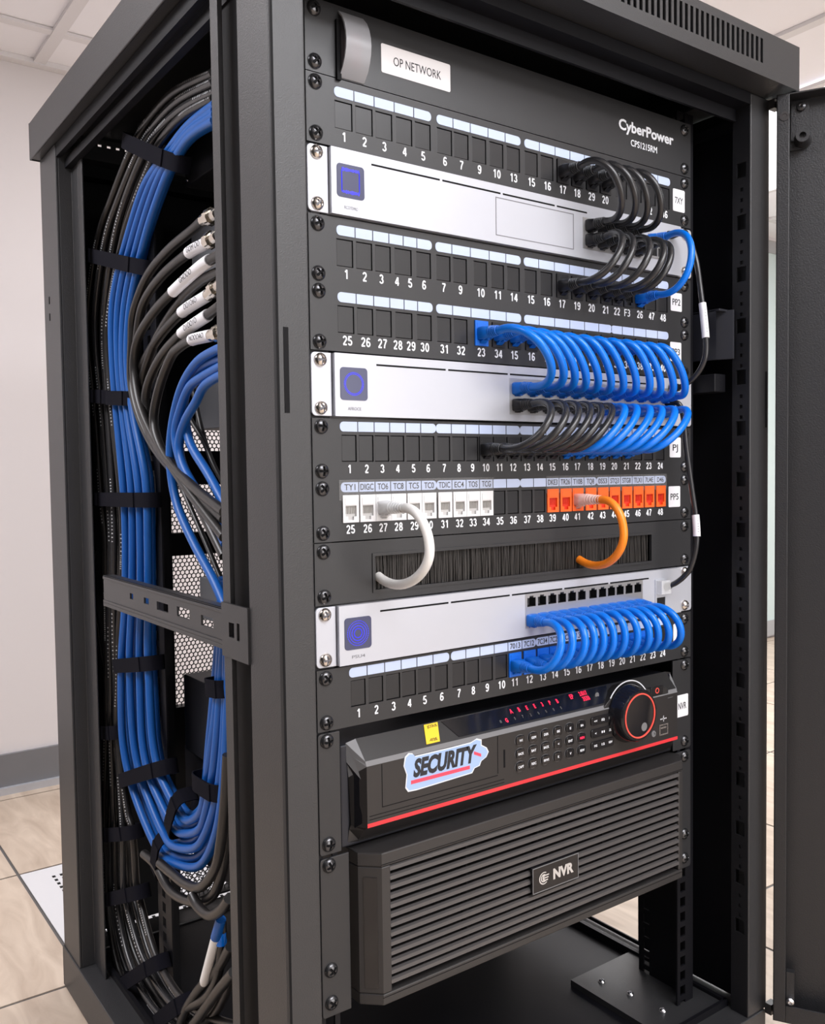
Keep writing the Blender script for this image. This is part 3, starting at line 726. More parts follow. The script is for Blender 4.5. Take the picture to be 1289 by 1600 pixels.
# top frame beams
part(MB().box(-276, 274, -58, -40, 121, ZT), 'top_beam', POWDER_SHADE)
part(MB().box(-276, 274, -40, -37, 108, ZT), 'top_beam_flange', POWDER_SHADE)
part(MB().box(-276, 276, 560, 578, 118, ZT), 'top_beam', POWDER_SHADE)
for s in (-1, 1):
    part(MB().box(s * 296, s * 302, -30, 560, 118, ZT), 'side_beam', POWDER_SHADE)
    part(MB().box(s * 284, s * 292, -30, 560, 106, 116), 'side_beam', POWDER_SHADE)
# base frame and floor plate
b = MB()
b.prism_x([(579, -FLOOR + 2), (579, ZB), (-50, ZB), (-58, ZB), (-58, -FLOOR + 2)], -305, -301)
b.prism_x([(579, -FLOOR + 2), (579, ZB), (-58, ZB), (-58, -FLOOR + 2)], 301, 305)
b.box(-305, 305, -60, -56, -FLOOR + 2, ZB)
b.box(-305, 305, 576, 581, -FLOOR + 2, ZB)
for x0, x1, y0, y1 in ((-303, -276, -58, 579), (276, 303, -58, 579), (-276, 276, -58, -28), (-276, 276, 540, 579)):
    b.box(x0, x1, y0, y1, ZB - 3, ZB)
part(b, 'base_frame', POWDER, bevel=1.0)
b = MB().box(-276, 276, -28, 540, ZB - 6, ZB - 3)
b.box(-277, -272, -28, 540, ZB - 6, ZB + 8)
b.box(272, 277, -28, 540, ZB - 6, ZB + 8)
b.box(-277, 277, -30, -26, ZB - 6, ZB + 8)
part(b, 'bottom_plate', POWDER_SHADE)
# rail foot plate with its bolts
pl = part(MB().box(166, 272, -24, 112, ZB - 3, ZB + 4), 'rail_foot', POWDER)
for x, y in ((192, 86), (199, 48), (203, 4)):
    o = screw(pl, x, y, 0, SCREW_Z, 'bolt')
    o.location = V(x, y, ZB + 4) - world_loc(pl)
    o.rotation_euler = (-math.pi / 2, 0, 0)
pl = part(MB().box(-272, -196, -24, 112, ZB - 3, ZB + 4), 'rail_foot', POWDER)

# mounting rails: face with cage-nut holes and a deep web
for s in (-1, 1):
    hf, hw = [], []
    z = 122.0
    while z > -872:
        for q in (0, 17.3, 34.6):
            hf.append((min(s * 229, s * 238), max(s * 229, s * 238), z - q - 11, z - q))
        z -= 52.0
    z = 122.0
    while z > -872:
        for q in (0, 17.3, 34.6):
            hw.append((62, 71, z - q - 11, z - q))
        z -= 52.0
    r = MB().plate(min(s * 224, s * 252), max(s * 224, s * 252), ZB + 2, 122.5, hf, 0, 2.2)
    r.plate(2.2, 78, ZB + 2, 122.5, hw, min(s * 250, s * 252), max(s * 250, s * 252), plane='yz')
    part(r, 'mounting_rail', POWDER_SHADE if s < 0 else POWDER_SHADE)
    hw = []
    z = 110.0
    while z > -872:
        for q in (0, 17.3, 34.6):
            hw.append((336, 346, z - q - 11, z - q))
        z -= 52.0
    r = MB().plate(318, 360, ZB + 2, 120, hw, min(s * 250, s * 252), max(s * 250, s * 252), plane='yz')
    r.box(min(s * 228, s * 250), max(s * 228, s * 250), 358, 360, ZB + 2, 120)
    part(r, 'mounting_rail', POWDER_SHADE)

# right side: closed sheet with an opening low down behind the front rail
sd = MB().plate(-26, 574, ZB + 2, 120, [(118, 470, -884, -770)], 296, 298, plane='yz')
part(sd, 'side_panel', POWDER_SHADE)
# bracket between the right rail and post
br = MB()
br.prism_z([(253, -30), (253, 30), (256, 30), (256, -6), (272, -36), (272, -40), (270, -40), (254, -12)], -150, -96)
br.box(253, 272, -34, 30, -98, -95.5)
bro = part(br, 'cross_bracket', METALBOX, bevel=.8)
part(MB().box(262.2, 264.6, -26, -19, -134, -118), 'bracket_hole', DARK, bro)
part(MB().box(253, 273, -28, 12, -186, -166), 'cross_bracket', POWDER_SHADE, bevel=1)

# slotted side rail on the left, from rear post to front post
sr = MB()
holes = [(66, 92, -400, -391), (118, 148, -399, -390), (170, 200, -399, -391), (222, 236, -397, -391), (268, 278, -397, -391)]
sr.plate(40, 366, -410, -380, holes, -302, -300, plane='yz')
sr.box(-302, -290, 40, 366, -382, -380)
sr.box(-303, -302, 40, 366, -384, -381)
sr.box(-303, -302, 40, 366, -410, -407)
sr.prism_x([(40, -410), (366, -410), (366, -414), (40, -414)], -303, -292)
sr.plate(-7, 42, -418, -374, [(8, 13, -402, -388), (18, 28, -401, -389)], -305, -303, plane='yz')
part(sr, 'side_rail', PANEL, bevel=.5)

# rear door: perforated sheet in a frame
def hex_sheet(u0, u1, z0, z1, pitch, frac, place, thick):
    """hexagonal perforation; place(u, z, d) -> point, d in 0..thick"""
    mb = MB()
    R = pitch / math.sqrt(3)
    r = R * frac
    dz = pitch * math.sqrt(3) / 2
    nj = int((z1 - z0) / dz)
    ni = int((u1 - u0) / pitch)
    ang = [math.radians(30 + 60 * k) for k in range(6)]
    for j in range(nj + 1):
        for i in range(ni + 1):
            cu = u0 + i * pitch + (pitch / 2 if j % 2 else 0)
            cz = z0 + j * dz
            vs = []
            for d in (0, thick):
                vs += [place(cu + R * math.cos(a), cz + R * math.sin(a), d) for a in ang]
                vs += [place(cu + r * math.cos(a), cz + r * math.sin(a), d) for a in ang]
            fs = []
            for k in range(6):
                n = (k + 1) % 6
                fs.append((k, n, 6 + n, 6 + k))
                fs.append((12 + k, 18 + k, 18 + n, 12 + n))
                fs.append((6 + k, 6 + n, 18 + n, 18 + k))
            mb.add(vs, fs)
    return mb


WIN = [(-236, -199), (-352, -284), (-600, -384), (-884, -800)]
rd = MB().plate(-276, 276, ZB + 4, 131, [(-141, 232, a, b) for a, b in WIN], 580, 598)
rear_door = part(rd, 'rear_door', POWDER_SHADE)
for z0, z1 in WIN:
    hx = hex_sheet(-139, 230, z0 + 2, z1 - 2, 6.6, .80, lambda u, z, d: (u, 590 + d, z), 1.2)
    part(hx, 'mesh_panel', MESHM, rear_door)

# front door, swung open to the right
ux, uy = .5, -.866
nx, ny = -.866, -.5
HX, HY = 314.5, -64.0


def D(u, w, z):
    """door frame: u along the door from the hinge, w towards its inner side"""
    return (HX + u * ux + w * nx, HY + u * uy + w * ny, z)


def dbox(mb, u0, u1, w0, w1, z0, z1, mi=0):
    vs = [D(u, w, z) for u in (u0, u1) for w in (w0, w1) for z in (z0, z1)]
    return mb.add(vs, [(0, 1, 3, 2), (4, 6, 7, 5), (0, 4, 5, 1), (2, 3, 7, 6), (0, 2, 6, 4), (1, 5, 7, 3)], mi)


DW, DT, DB = 560.0, 130.0, -893.0
dm = MB()
dbox(dm, 0, 72, 0, 2, DB, DT)
dbox(dm, DW - 60, DW, 0, 2, DB, DT)
dbox(dm, 72, DW - 60, 0, 2, 60, DT)
dbox(dm, 72, DW - 60, 0, 2, DB, -846)
dbox(dm, 0, 2, 0, 22, DB, DT)
dbox(dm, 0, 13, 20, 22, DB, DT)
dbox(dm, DW - 2, DW, 0, 22, DB, DT)
dbox(dm, 0, DW, 0, 22, DT - 2, DT)
dbox(dm, 0, DW, 0, 22, DB, DB + 2)
dbox(dm, 13, DW, 20, 22, DB, DB + 20)
fd = part(dm, 'front_door', DOORM, bevel=.7)
hx = hex_sheet(74, DW - 62, -845, 58, 8.6, .84, lambda u, z, d: D(u, d + .4, z), 1.2)
part(hx, 'mesh_panel', MESHM, fd)
dm = MB()
dbox(dm, 14, 32, 2, 5, 84, 126)
part(dm, 'hinge_plate', DOORM, fd)


def dlathe(mb, u, z, prof, n=24):
    vs, fs = [], []
    for r, w in prof:
        for k in range(n):
            a = 2 * math.pi * k / n
            vs.append(D(u + r * math.cos(a), w, z + r * math.sin(a)))
    for i in range(len(prof) - 1):
        for k in range(n):
            fs.append((i * n + k, i * n + (k + 1) % n, (i + 1) * n + (k + 1) % n, (i + 1) * n + k))
    fs.append(tuple((len(prof) - 1) * n + k for k in range(n)))
    mb.add(vs, fs)


dm = MB()
dlathe(dm, 26, 84, [(9, 2), (9, 8), (7.5, 14), (7, 20), (3.5, 20), (3.2, 15), (0.1, 15)])
dbox(dm, 13, 26, 2, 5, 74, 77)
part(dm, 'hinge_bolt', DOORM, fd, smooth=True)
dm = MB()
dlathe(dm, 24, 119, [(5, 5), (4.5, 8), (2, 9), (0.1, 7)])
part(dm, 'screw', SCREWB, fd, smooth=True)
dm = MB()
dlathe(dm, 8, 106, [(5, 22), (5, 22.8), (2.6, 22.8), (2.4, 22.2), (.1, 22.2)])
part(dm, 'hinge_hole', SCREWB, fd, smooth=True)
dm = MB()
dbox(dm, 14, 22, 12, 20, -872, -835)
part(dm, 'hinge_bracket', DOORM, fd)
dm = MB()
dlathe(dm, 18, -866, [(4, 20), (4, 25), (2, 27), (.1, 26)])
part(dm, 'hinge_screw', BOLT, fd, smooth=True)
# hinge block joining door and post
part(MB().box(306, 318, -66, -58, 122, 132), 'hinge', POWDER, fd)
part(MB().box(306, 318, -66, -58, -896, -884), 'hinge', POWDER, fd)

# ================================================================== rack units
Zs = dict(ups=(110.5, 52.3), pp1=(51.5, -3.6), sw1=(-4.4, -59.6), pp23=(-60.6, -169.8), sw2=(-170.8, -224.2), pp45=(-225.2, -327), br=(-328, -379.2),
          sw3=(-380, -431.8), pp6=(-432.8, -484.2), rec=(-485, -589.4), srv=(-590.2, -716.5))


def ear_plate(root, z1, z0, name, m, holes=(), y0=-2.2, y1=0, bevel=.7, x0=-242, x1=245):
    return MB().plate(x0, x1, z0, z1, list(holes), y0, y1).build(name, m, root, bevel=bevel)


def ear_screws(root, zs, me=SCREW_B, y=-2.2):
    for z in zs:
        for x in (-233.5, 233.5):
            screw(root, x, z, y, me)


# ---- power panel at the top
t = empty('rack_power_strip', 0, 0, 52, 'black rack power strip panel at the top with OP NETWORK label and white lettering', 'power strip')
ear_plate(t, *Zs['ups'], 'front_panel', PANEL)
MB().box(-216, 216, 0, 316, 46, 106).build('case', METALBOX, t, bevel=1.5)
o = screw(t, 0, 0, 0, SCREW_Z, 'case_screw')
o.location = V(-216.2, 308, 52) - world_loc(t)
o.rotation_euler = (0, 0, -math.pi / 2)
o.scale = (.5, .5, .5)
ear_screws(t, (102, 60.5))
lab = MB().prism(rrect(-169, -95, 67.5, 91.5, 1.5), -2.6, -2.2).build('name_label', PAPER, t, label='cream label reading OP NETWORK')
tx = MB()
write(tx, 'OP NETWORK', -131, 79.5, 7.4, -2.75, width=51)
tx.build('lettering', INK, lab)
tx = MB()
write(tx, 'CyberPower', 171, 87.5, 10.5, -2.5, width=88, bold=.028)
write(tx, 'CPS1215RM', 166.5, 71.5, 6.6, -2.5, width=42, bold=.012)
tx.build('panel_lettering', WHITE, t)
# hinged translucent switch cover
cv = MB()
prof = []
for k in range(9):
    a = k / 8
    prof.append((-3 - 12 * math.sin(math.pi * a) ** .7, 49 + 53 * a))
inner = [(y + 1.6, z) for y, z in reversed(prof)]
cv.prism_x([(y, z + 4) for y, z in prof + inner], -211, -187)
co = cv.build('switch_cover', FROST, t, smooth=True, label='frosted translucent hinged switch cover')
sw = MB().box(-200, -192, -7, -2.2, 64, 90)
sw.build('rocker_switch', mat('rocker_red', (.65, .02, .04), .4, emit=(1, .03, .06), estr=.15), co)
MB().box(-214, -210, -5, -2.2, 50, 98).build('cover_hinge', DARK, co)


# ---- patch panels
def keystone(parent, x, z, col, inner, name, label):
    k = MB()
    k.plate(x - 7.8, x + 7.8, z - 11.5, z + 11.5, [(x - 5.4, x + 5.4, z - 6.4, z + 2.6), (x - 2.8, x + 2.8, z - 9.4, z - 6.3)], -3.6, 2)
    k.box(x - 6, x + 6, -4.0, -3.5, z + 3.2, z + 9.4)
    o = k.build(name, col, parent, bevel=.4, label=label)
    i = MB().box(x - 5.6, x + 5.6, -1.6, 1.4, z - 10, z + 2.8, 0)
    for q in range(6):
        i.box(x - 4.4 + q * 1.6, x - 3.7 + q * 1.6, -2.1, -1.4, z - 4.2, z + 1.8, 1)
    i.build('jack_contacts', [inner, mat('contact_grey', (.25, .24, .22), .4, .3) if col is JACKW else inner], o)
    return o


def patch_panel(name, ztop, zbot, rows, label, screws, ear_label=()):
    t = empty(name, 0, 0, zbot, label, 'patch panel')
    holes = []
    for r in rows:
        for px, w, kind in r['ports']:
            holes.append((px - w / 2, px + w / 2, r['z'] + 6, r['z'] + 28.5))
    ear_plate(t, ztop, zbot, 'panel_plate', PANEL, holes)
    MB().box(-216, 216, 3.2, 38, zbot + 4, ztop - 4).build('panel_back', POWDER_SHADE, t)
    for r in rows:
        z = r['z']
        nb = MB()
        for s, x in r['nums']:
            (digits if s.isdigit() else write)(nb, s, x, z, 7.6 if 'h' not in r else r['h'], -2.5)
        nb.build('port_numbers', WHITE, t)
        for a, b, cuts in r['strips']:
            st = MB()
            ed = [a] + cuts + [b]
            for i in range(len(ed) - 1):
                l, rr = i == 0, i == len(ed) - 2
                st.prism(rrect(ed[i] + (.5 if not l else 0), ed[i + 1] - (.5 if not rr else 0), z + 31.2, z + 39.4, 3.6, l, rr), -2.6, -2.2)
            so = st.build('label_strip', STRIP, t)
            if r.get('txt'):
                tx = MB()
                for i in range(len(ed) - 1):
                    xm = (ed[i] + ed[i + 1]) / 2
                    s = r['txt'].get(round(xm))
                    if s is None:
                        cand = [k for k in r['txt'] if abs(k - xm) < 7]
                        s = r['txt'][cand[0]] if cand else None
                    if s:
                        write(tx, s, xm, z + 35.4, 5.2, -2.8, width=min(13, 3.6 * len(s)), bold=.01)
                if tx.v:
                    tx.build('strip_lettering', INK, so)
        for px, w, kind in r['ports']:
            if kind == 'blank':
                MB().box(px - w / 2 + .55, px + w / 2 - .55, -1.4, 2.6, z + 6.6, z + 27.9).build('blank_insert', BLANK, t, bevel=.3)
            elif kind == 'white':
                keystone(t, px, z + 17.2, JACKW, JACKWD, 'jack', 'white keystone jack')
            elif kind == 'orange':
                keystone(t, px, z + 17.2, JACKO, JACKOD, 'jack', 'orange keystone jack')
            elif kind == 'blue':
                keystone(t, px, z + 17.2, JACKB, JACKB, 'jack', 'blue keystone jack')
            elif kind == 'black':
                keystone(t, px, z + 17.2, BLACKB, DARK, 'jack', None)
    ear_screws(t, screws)
    for txt, x0, x1, z0, z1 in ear_label:
        lo = MB().prism(rrect(x0, x1, z0, z1, 1.5), -2.6, -2.2).build('ear_label', PAPERW, t, label='small white ear label')
        tx = MB()
        write(tx, txt, (x0 + x1) / 2, (z0 + z1) / 2, 7, -2.75, width=min(14, 4.6 * len(txt)), bold=.01)
        tx.build('lettering', INK, lo)
    return t


def strips_from(nums, groups):
    """groups: list of (first index, last index); strip cells share borders halfway between numbers"""
    out = []
    for a, b in groups:
        xs = nums[a:b + 1]
        cuts = [(xs[i] + xs[i + 1]) / 2 for i in range(len(xs) - 1)]
        out.append((xs[0] - 9, xs[-1] + 9, cuts))
    return out


n1 = [-207, -187, -167, -146, -126, -102, -83, -62, -41, -20, 3, 24, 45, 65, 86, 106, 131, 154, 177, 200]
s1 = ['1', '2', '3', '4', '5', '6', '7', '9', '10', '13', '15', '16', '17', '18', '29', '20', '21', '9', '2', '46']
patch_panel('patch_bay', *Zs['pp1'], [dict(z=5.7, nums=list(zip(s1, n1)), ports=[(x, 17, 'black' if 12 <= i <= 15 else 'blank') for i, x in enumerate(n1)],
            strips=strips_from(n1, [(0, 4), (5, 9), (10, 14), (15, 19)]))],
            'black single row patch panel directly under the power strip, four black cables on the right', (44.5, 4), [('7XY', 214, 234, 12, 36)])
n2 = [-207, -189, -172, -156, -142, -127, -105, -86, -62, -41, -21, 1, 22, 43, 64, 85, 106, 123, 139, 159, 178, 197]
p2 = [-208, -189, -170, -149, -127, -105, -86, -62, -41, -21, 1, 22, 43, 64, 85, 106, 123, 141, 159, 178, 197]
s2 = ['1', '2', '3', '4', '5', '6', '7', '9', '10', '11', '14', '15', '16', '17', '19', '20', '21', '22', 'F3', '26', '47', '48']
s3 = ['25', '26', '27', '28', '29', '30', '31', '32', '23', '34', '15', '16', '17', '18', '19', '21', '22', '32', '34', '38', '39', '40']
g2 = [(0, 5), (6, 10), (11, 16), (17, 21)]
patch_panel('patch_bay', *Zs['pp23'], [
    dict(z=-106, nums=list(zip(s2, n2)), ports=[(x, 16 if x not in (-149,) else 18, 'black' if 12 <= i <= 16 else ('black' if i == 17 else 'blank')) for i, x in enumerate(p2)], strips=strips_from(n2, g2)),
    dict(z=-160.5, nums=list(zip(s3, n2)), ports=[(x, 16 if x not in (-149,) else 18, 'blue' if i == 7 else ('black' if i > 7 else 'blank')) for i, x in enumerate(p2)], strips=strips_from(n2, g2))],
    'black two row patch panel between the top and middle silver switches', (-68, -108, -122, -163),
    [('PP2', 210, 229, -97, -77), ('PP3', 209, 228, -152, -131)])
n4 = [-207, -190, -174, -158, -141, -125, -107, -90, -74, -58, -41, -24, -6, 11, 28, 46, 63, 82, 100, 118, 137, 155, 173, 192]
g4 = [(0, 5), (6, 11), (12, 17), (18, 23)]
l5 = ['TY1', 'DIGC', 'TO6', 'TC8', 'TC5', 'TC0', 'TDIC', 'EC4', 'TOS', 'TCG', None, None, None, None, 'DKE3', 'TR26', 'T10B', 'TQ8', '0SS3', 'STQ3', 'STG8', 'TLX1', '7U4E', 'D46']
BAY5 = patch_panel('patch_bay', *Zs['pp45'], [
    dict(z=-267, nums=[(str(i + 1), x) for i, x in enumerate(n4)], ports=[(x, 14.6, 'black' if 9 <= i <= 20 else 'blank') for i, x in enumerate(n4)], strips=strips_from(n4, g4), h=7),
    dict(z=-317.5, nums=[(str(i + 25), x) for i, x in enumerate(n4)], ports=[(x, 15.6 if i < 10 or i > 13 else 14.6, 'white' if i < 10 else ('orange' if i > 13 else 'blank')) for i, x in enumerate(n4)],
         strips=strips_from(n4, g4), h=7, txt={x: l5[i] for i, x in enumerate(n4) if l5[i]})],
    'black two row patch panel with white jacks left and orange jacks right', (-232, -268.5, -283, -319.5),
    [('PJ', 208, 227, -258, -236), ('PP5', 206, 226, -313, -290)])
for a, b in ((-218, -49), (19, 202)):
    MB().box(a, b, -3.3, -3.05, -293, -276).build('label_tape', FILM, BAY5, label='clear tape over the port labels')
n6 = [-202, -184, -166, -149, -132, -113, -93, -76, -59, -41, -24, -5] + [13 + 16.6 * i for i in range(12)]
l6 = {10: '7013', 11: '7C12', 12: '7C34', 13: '7C22', 14: '7C2', 15: '13', 16: '12', 17: '1'}
patch_panel('patch_bay', *Zs['pp6'], [dict(z=-474, nums=[(str(i + 1), x) for i, x in enumerate(n6)], ports=[(x, 14.8, 'blue' if i in range(10, 22) else 'blank') for i, x in enumerate(n6)],
            strips=strips_from(n6, g4), h=7.4, txt={x: l6[i] for i, x in enumerate(n6) if i in l6})],
            'black single row patch panel above the recorder with blue cables from port 11', (-440, -477), [('P', 214, 231, -465, -444)])


# ---- switches
def switch(key, label, lcdshape, caption, slit_segs, extra):
    z1, z0 = Zs[key]
    t = empty('network_switch', 0, 0, z0, label, 'network switch', None)
    for a, b, l_, r_ in ((-242, -223, True, False), (224, 246, False, True)):
        MB().prism(rrect(a, b, z0 + .8, z1 - .8, 4, l_, r_), -2.4, 0).build('mounting_ear', SILVER, t, bevel=.5)
    holes = [h for h in extra['holes']]
    MB().plate(-222, 223, z0 + .8, z1 - .8, holes, -6, 2).build('front_panel', SILVER, t, bevel=.8)
    MB().box(-217, 217, 2.4, 300, z0 + 3, z1 - 3).build('case', METALGREY, t, bevel=1)
    sl = MB()
    for a, b in slit_segs:
        sl.box(a, b, -6.25, -5.9, z1 - 9.4, z1 - 7.9)
    sl.build('vent_slit', DARK, t)
    lz = (z1 + z0) / 2 + 1
    l = MB().prism(rrect(-217, -190.5, lz - 13.5, lz + 13.5, 3), -6.5, -5.9).build('display', LCD, t, label='small slate blue status display')
    lb = MB()
    rnd = random.Random(len(key) + ord(key[-1]))
    if lcdshape == 'square':
        for q in range(26):
            u = -8 + 16 * (q / 25)
            for (xx, zz) in ((u, 9), (u, -9), (-8.5, u), (8.5, u)):
                hgt = rnd.uniform(.6, 1.6)
                lb.box(-204 + xx - .28, -204 + xx + .28, -6.7, -6.45, lz + zz - hgt, lz + zz + hgt)
    else:
        for q in range(44):
            a = 2 * math.pi * q / 44
            for rr in ((8.2, 9.4) if caption != 'PSU4' else (3.8, 6.2, 8.4, 10.4)):
                x, z = -204 + rr * math.cos(a + rr), lz + rr * math.sin(a + rr)
                lb.box(x - .38, x + .38, -6.7, -6.45, z - .38, z + .38)
    lb.build('display_glow', LCDB, l)
    tx = MB()
    write(tx, caption, -203.5, z0 + 7.2, 2.6, -6.2, width=13)
    tx.build('lettering', GREYINK, t)
    ear_screws(t, (z1 - 7, z0 + 7.5), SCREW_S, y=-2.4)
    return t


def port_block(t, x0, x1, z0, z1, xs, zs):
    """metal-framed block of sockets let into the front panel"""
    fr = MB()
    holes = []
    for x in xs:
        for z in zs:
            holes.append((x - 5.6, x + 5.6, z - 4.6, z + 4.0))
            holes.append((x - 2.6, x + 2.6, z + 4.0, z + 5.8))
    fr.plate(x0, x1, z0, z1, holes, -6.4, 4)
    o = fr.build('port_block', PORTFR, t)
    i = MB()
    for x in xs:
        for z in zs:
            i.box(x - 5.8, x + 5.8, 3, 4.2, z - 4.8, z + 6)
            i.box(x - 5.7, x - 5.3, -6, 4, z - 4.6, z + 4)
            i.box(x + 5.3, x + 5.7, -6, 4, z - 4.6, z + 4)
            i.box(x - 5.5, x + 5.5, -6, 4, z - 4.8, z - 4.4)
    i.build('port_sockets', PORTIN, o)
    return o


x1s = [79, 97, 115, 133, 151]
t = switch('sw1', 'silver rack switch near the top, the one with a blank outlined panel', 'square', 'RCOTDMO',
           [(-183, -111), (-108, -40), (-37, 30), (33, 75)], dict(holes=[(69, 161, -49, -18)]))
port_block(t, 69, 161, -49, -18, x1s, (-40, -25.5))
fr = MB().plate(-46, 56, -52, -17, [(-45.3, 55.3, -51.3, -17.7)], -6.3, -5.9)
fr.build('outlined_panel', GREYINK, t)
fr = MB().plate(168, 196, -45, -20, [(170, 181, -31, -22), (183, 194, -31, -22), (170, 181, -43, -34), (183, 194, -43, -34)], -7.5, -5.9)
fr.box(170, 194, -6.3, -6.0, -43, -22, 1)
fr.build('uplink_ports', [PORTFR, PORTIN], t)

x2s = [-21 + 19.6 * i for i in range(12)]
t = switch('sw2', 'silver rack switch in the middle, filled with blue and black cables', 'round', 'AFROCE',
           [(-181, -107), (-104, -33), (-30, 37), (40, 104), (107, 168)], dict(holes=[(-31, 205, -217, -183)]))
port_block(t, -31, 205, -217, -183, x2s, (-208, -192.5))
x3s = [-5, 9, 23, 36.5, 50.5, 64.5, 81, 95, 108.5, 122, 136, 150]
t = switch('sw3', 'silver rack switch under the brush panel with a row of empty ports', 'round', 'PSU4',
           [(-181, -107), (-104, -33), (-30, 37), (40, 104), (107, 168)], dict(holes=[(-13, 158, -423, -389.5)]))
port_block(t, -13, 158, -423, -389.5, x3s, (-415, -397.5))
fr = MB().plate(178, 197, -425, -391, [(180.5, 194.5, -423, -411)], -7, -5.9)
fr.box(180.5, 194.5, -6.3, -6.0, -423, -411, 1)
fr.build('console_port', [SILVER, PORTIN], t)

# ---- brush panel
z1, z0 = Zs['br']
t = empty('brush_panel', 0, 0, z0, 'black cable entry panel with a long dark bristle strip', 'brush panel')
ear_plate(t, z1, z0, 'panel_plate', PANEL, [(-184, 177, -371, -341)])
MB().plate(-186, 179, -373, -339, [(-183.4, 176.4, -370.4, -341.6)], -3.2, 0).build('brush_frame', PANEL, t, bevel=.5)
MB().box(-190, 185, 6, 9, -375, -337).build('brush_backing', DARK, t)
bs = MB()
rb = random.Random(3)
for k in range(1500):
    x = -183 + 359 * (k + rb.random()) / 1500
    y = rb.uniform(.5, 4)
    w = rb.uniform(.22, .5)
    dx, dy = rb.uniform(-1.4, 1.4), rb.uniform(-.8, .8)
    mi = 1 if rb.random() < .28 else 0
    top = -341.5 - rb.random()
    bs.add([(x - w, y, top), (x + w, y, top), (x + w + dx, y + dy, -370.6), (x - w + dx, y + dy, -370.6), (x, y + .4, top), (x + dx, y + dy + .4, -370.6)],
           [(0, 1, 2, 3), (1, 4, 5, 2), (4, 0, 3, 5)], mi)
bo = bs.build('bristles', [BRUSH, BRUSHL], t)
bo['kind'] = 'stuff'
ear_screws(t, (z1 - 7, z0 + 7))
# ---- recorder
z1, z0 = Zs['rec']
t = empty('video_recorder', 0, 0, z0, 'black video recorder with keypad, jog dial, red trim line and SECURITY sticker', 'video recorder')
for a, b, l, r in ((-242, -221, True, False), (214, 245, False, True)):
    MB().prism(rrect(a, b, z0 + 1, z1 - 1, 3, l, r), -2.2, 0).build('mounting_ear', PANEL, t, bevel=.5)
MB().box(-219, 213, 1, 350, -588, -500).build('case', METALBOX, t, bevel=1.5)
sl = MB()
for k in range(8):
    sl.box(-219.6, -218.9, 150 + k * 11, 154 + k * 11, -560, -535)
sl.build('case_vents', DARK, t)
XA, XB = -203.0, 205.0
prof = [(2, -497), (-13, -513), (-15, -517), (-15, -566), (-15, -569.5), (-9, -573), (0, -584), (2, -588)]
left = [(-213, 2, -499), (-213, 1.5, -507), (-212, 0, -528), (-211, -1, -566), (-211, -1, -569), (-212, 0, -573), (-213, 1, -584), (-213, 2, -588)]
m_ = MB()
vs = []
for x in (XA, XB):
    vs += [(x, y, z) for y, z in prof]
n = len(prof)
mat_of = [1, 2, 0, 3, 0, 0, 0]
for i in range(n - 1):
    m_.add([(XA, *prof[i]), (XB, *prof[i]), (XB, *prof[i + 1]), (XA, *prof[i + 1])], [(0, 1, 2, 3)], mat_of[i])
    m_.add([left[i], (XA, *prof[i]), (XA, *prof[i + 1]), left[i + 1]], [(0, 1, 2, 3)], 2 if i in (0, 1) else 0)
    rg = [(-p[0] + 2, p[1], p[2]) for p in left]
    m_.add([(XB, *prof[i]), rg[i], rg[i + 1], (XB, *prof[i + 1])], [(0, 1, 2, 3)], 0)
# light corner facet at upper left, dark undercut below it
m_.add([(-213.3, 1.6, -498.6), (-203.2, -13.6, -513.4), (-205.6, -10.6, -529), (-213.3, .6, -515)], [(0, 1, 2, 3)], 2)
m_.add([(-213.2, 1, -515), (-205.6, -10.6, -529), (-205.6, -10.6, -566), (-209.4, -4.5, -571), (-209.4, -4.5, -526)], [(0, 1, 2, 3, 4)], 4)
m_.build('front_bezel', [RECBODY, RECSLOPE, RIMGREY, RED, GLOSS], t)


def slope(s):
    """point down the sloping top strip: s=0 back edge, s=1 crest"""
    return 2 + (-15) * s, -497 + (-16) * s


TS = 15 / 16.0
dsp = MB()
y0_, z0_ = slope(.06)
y1_, z1_ = slope(.9)
pts = [(-112, .06), (108, .06), (97, .9), (-101, .9)]
top = [(x, slope(s)[0] - .35, slope(s)[1] + .35) for x, s in pts]
bot = [(x, slope(s)[0] + .5, slope(s)[1] - .5) for x, s in pts]
dsp.add(top + bot, [(0, 1, 2, 3), (7, 6, 5, 4), (0, 4, 5, 1), (1, 5, 6, 2), (2, 6, 7, 3), (3, 7, 4, 0)])
dsp = dsp.build('display_window', GLOSS, t)


def slope_write(mb, s, x, sp, h, width=None, bold=0.):
    y, z = slope(sp)
    write(mb, s, x, z + .6, h, y - .75, tilt=TS, width=width, bold=bold, depth=.1)


tx = MB()
for k, ch in enumerate('ABEE3PB'):
    slope_write(tx, ch, -30 + k * 10.3, .30, 3.2, bold=.03)
slope_write(tx, 'G', -40.5, .66, 3, bold=.03)
slope_write(tx, 'EP', 53, .24, 3.6, bold=.02)
slope_write(tx, '2.8317', 70, .20, 3.4, width=11, bold=.02)
slope_write(tx, '3550', 70.5, .48, 3.4, width=10, bold=.02)
tx.build('led_characters', REDLED, dsp)
tx = MB()
for k, ch in enumerate('0720000'):
    slope_write(tx, ch, -30 + k * 10.3, .66, 2.2)
slope_write(tx, 'III', -48, .66, 2.2)
tx.build('printed_characters', RIMGREY, dsp)
y, z = slope(.42)
MB().lathe((87, z), [(3, y - 1.2), (2.4, y - 1.8), (.1, y - 1.5)], n=20).build('sensor_dot', RIMGREY, t, smooth=True)
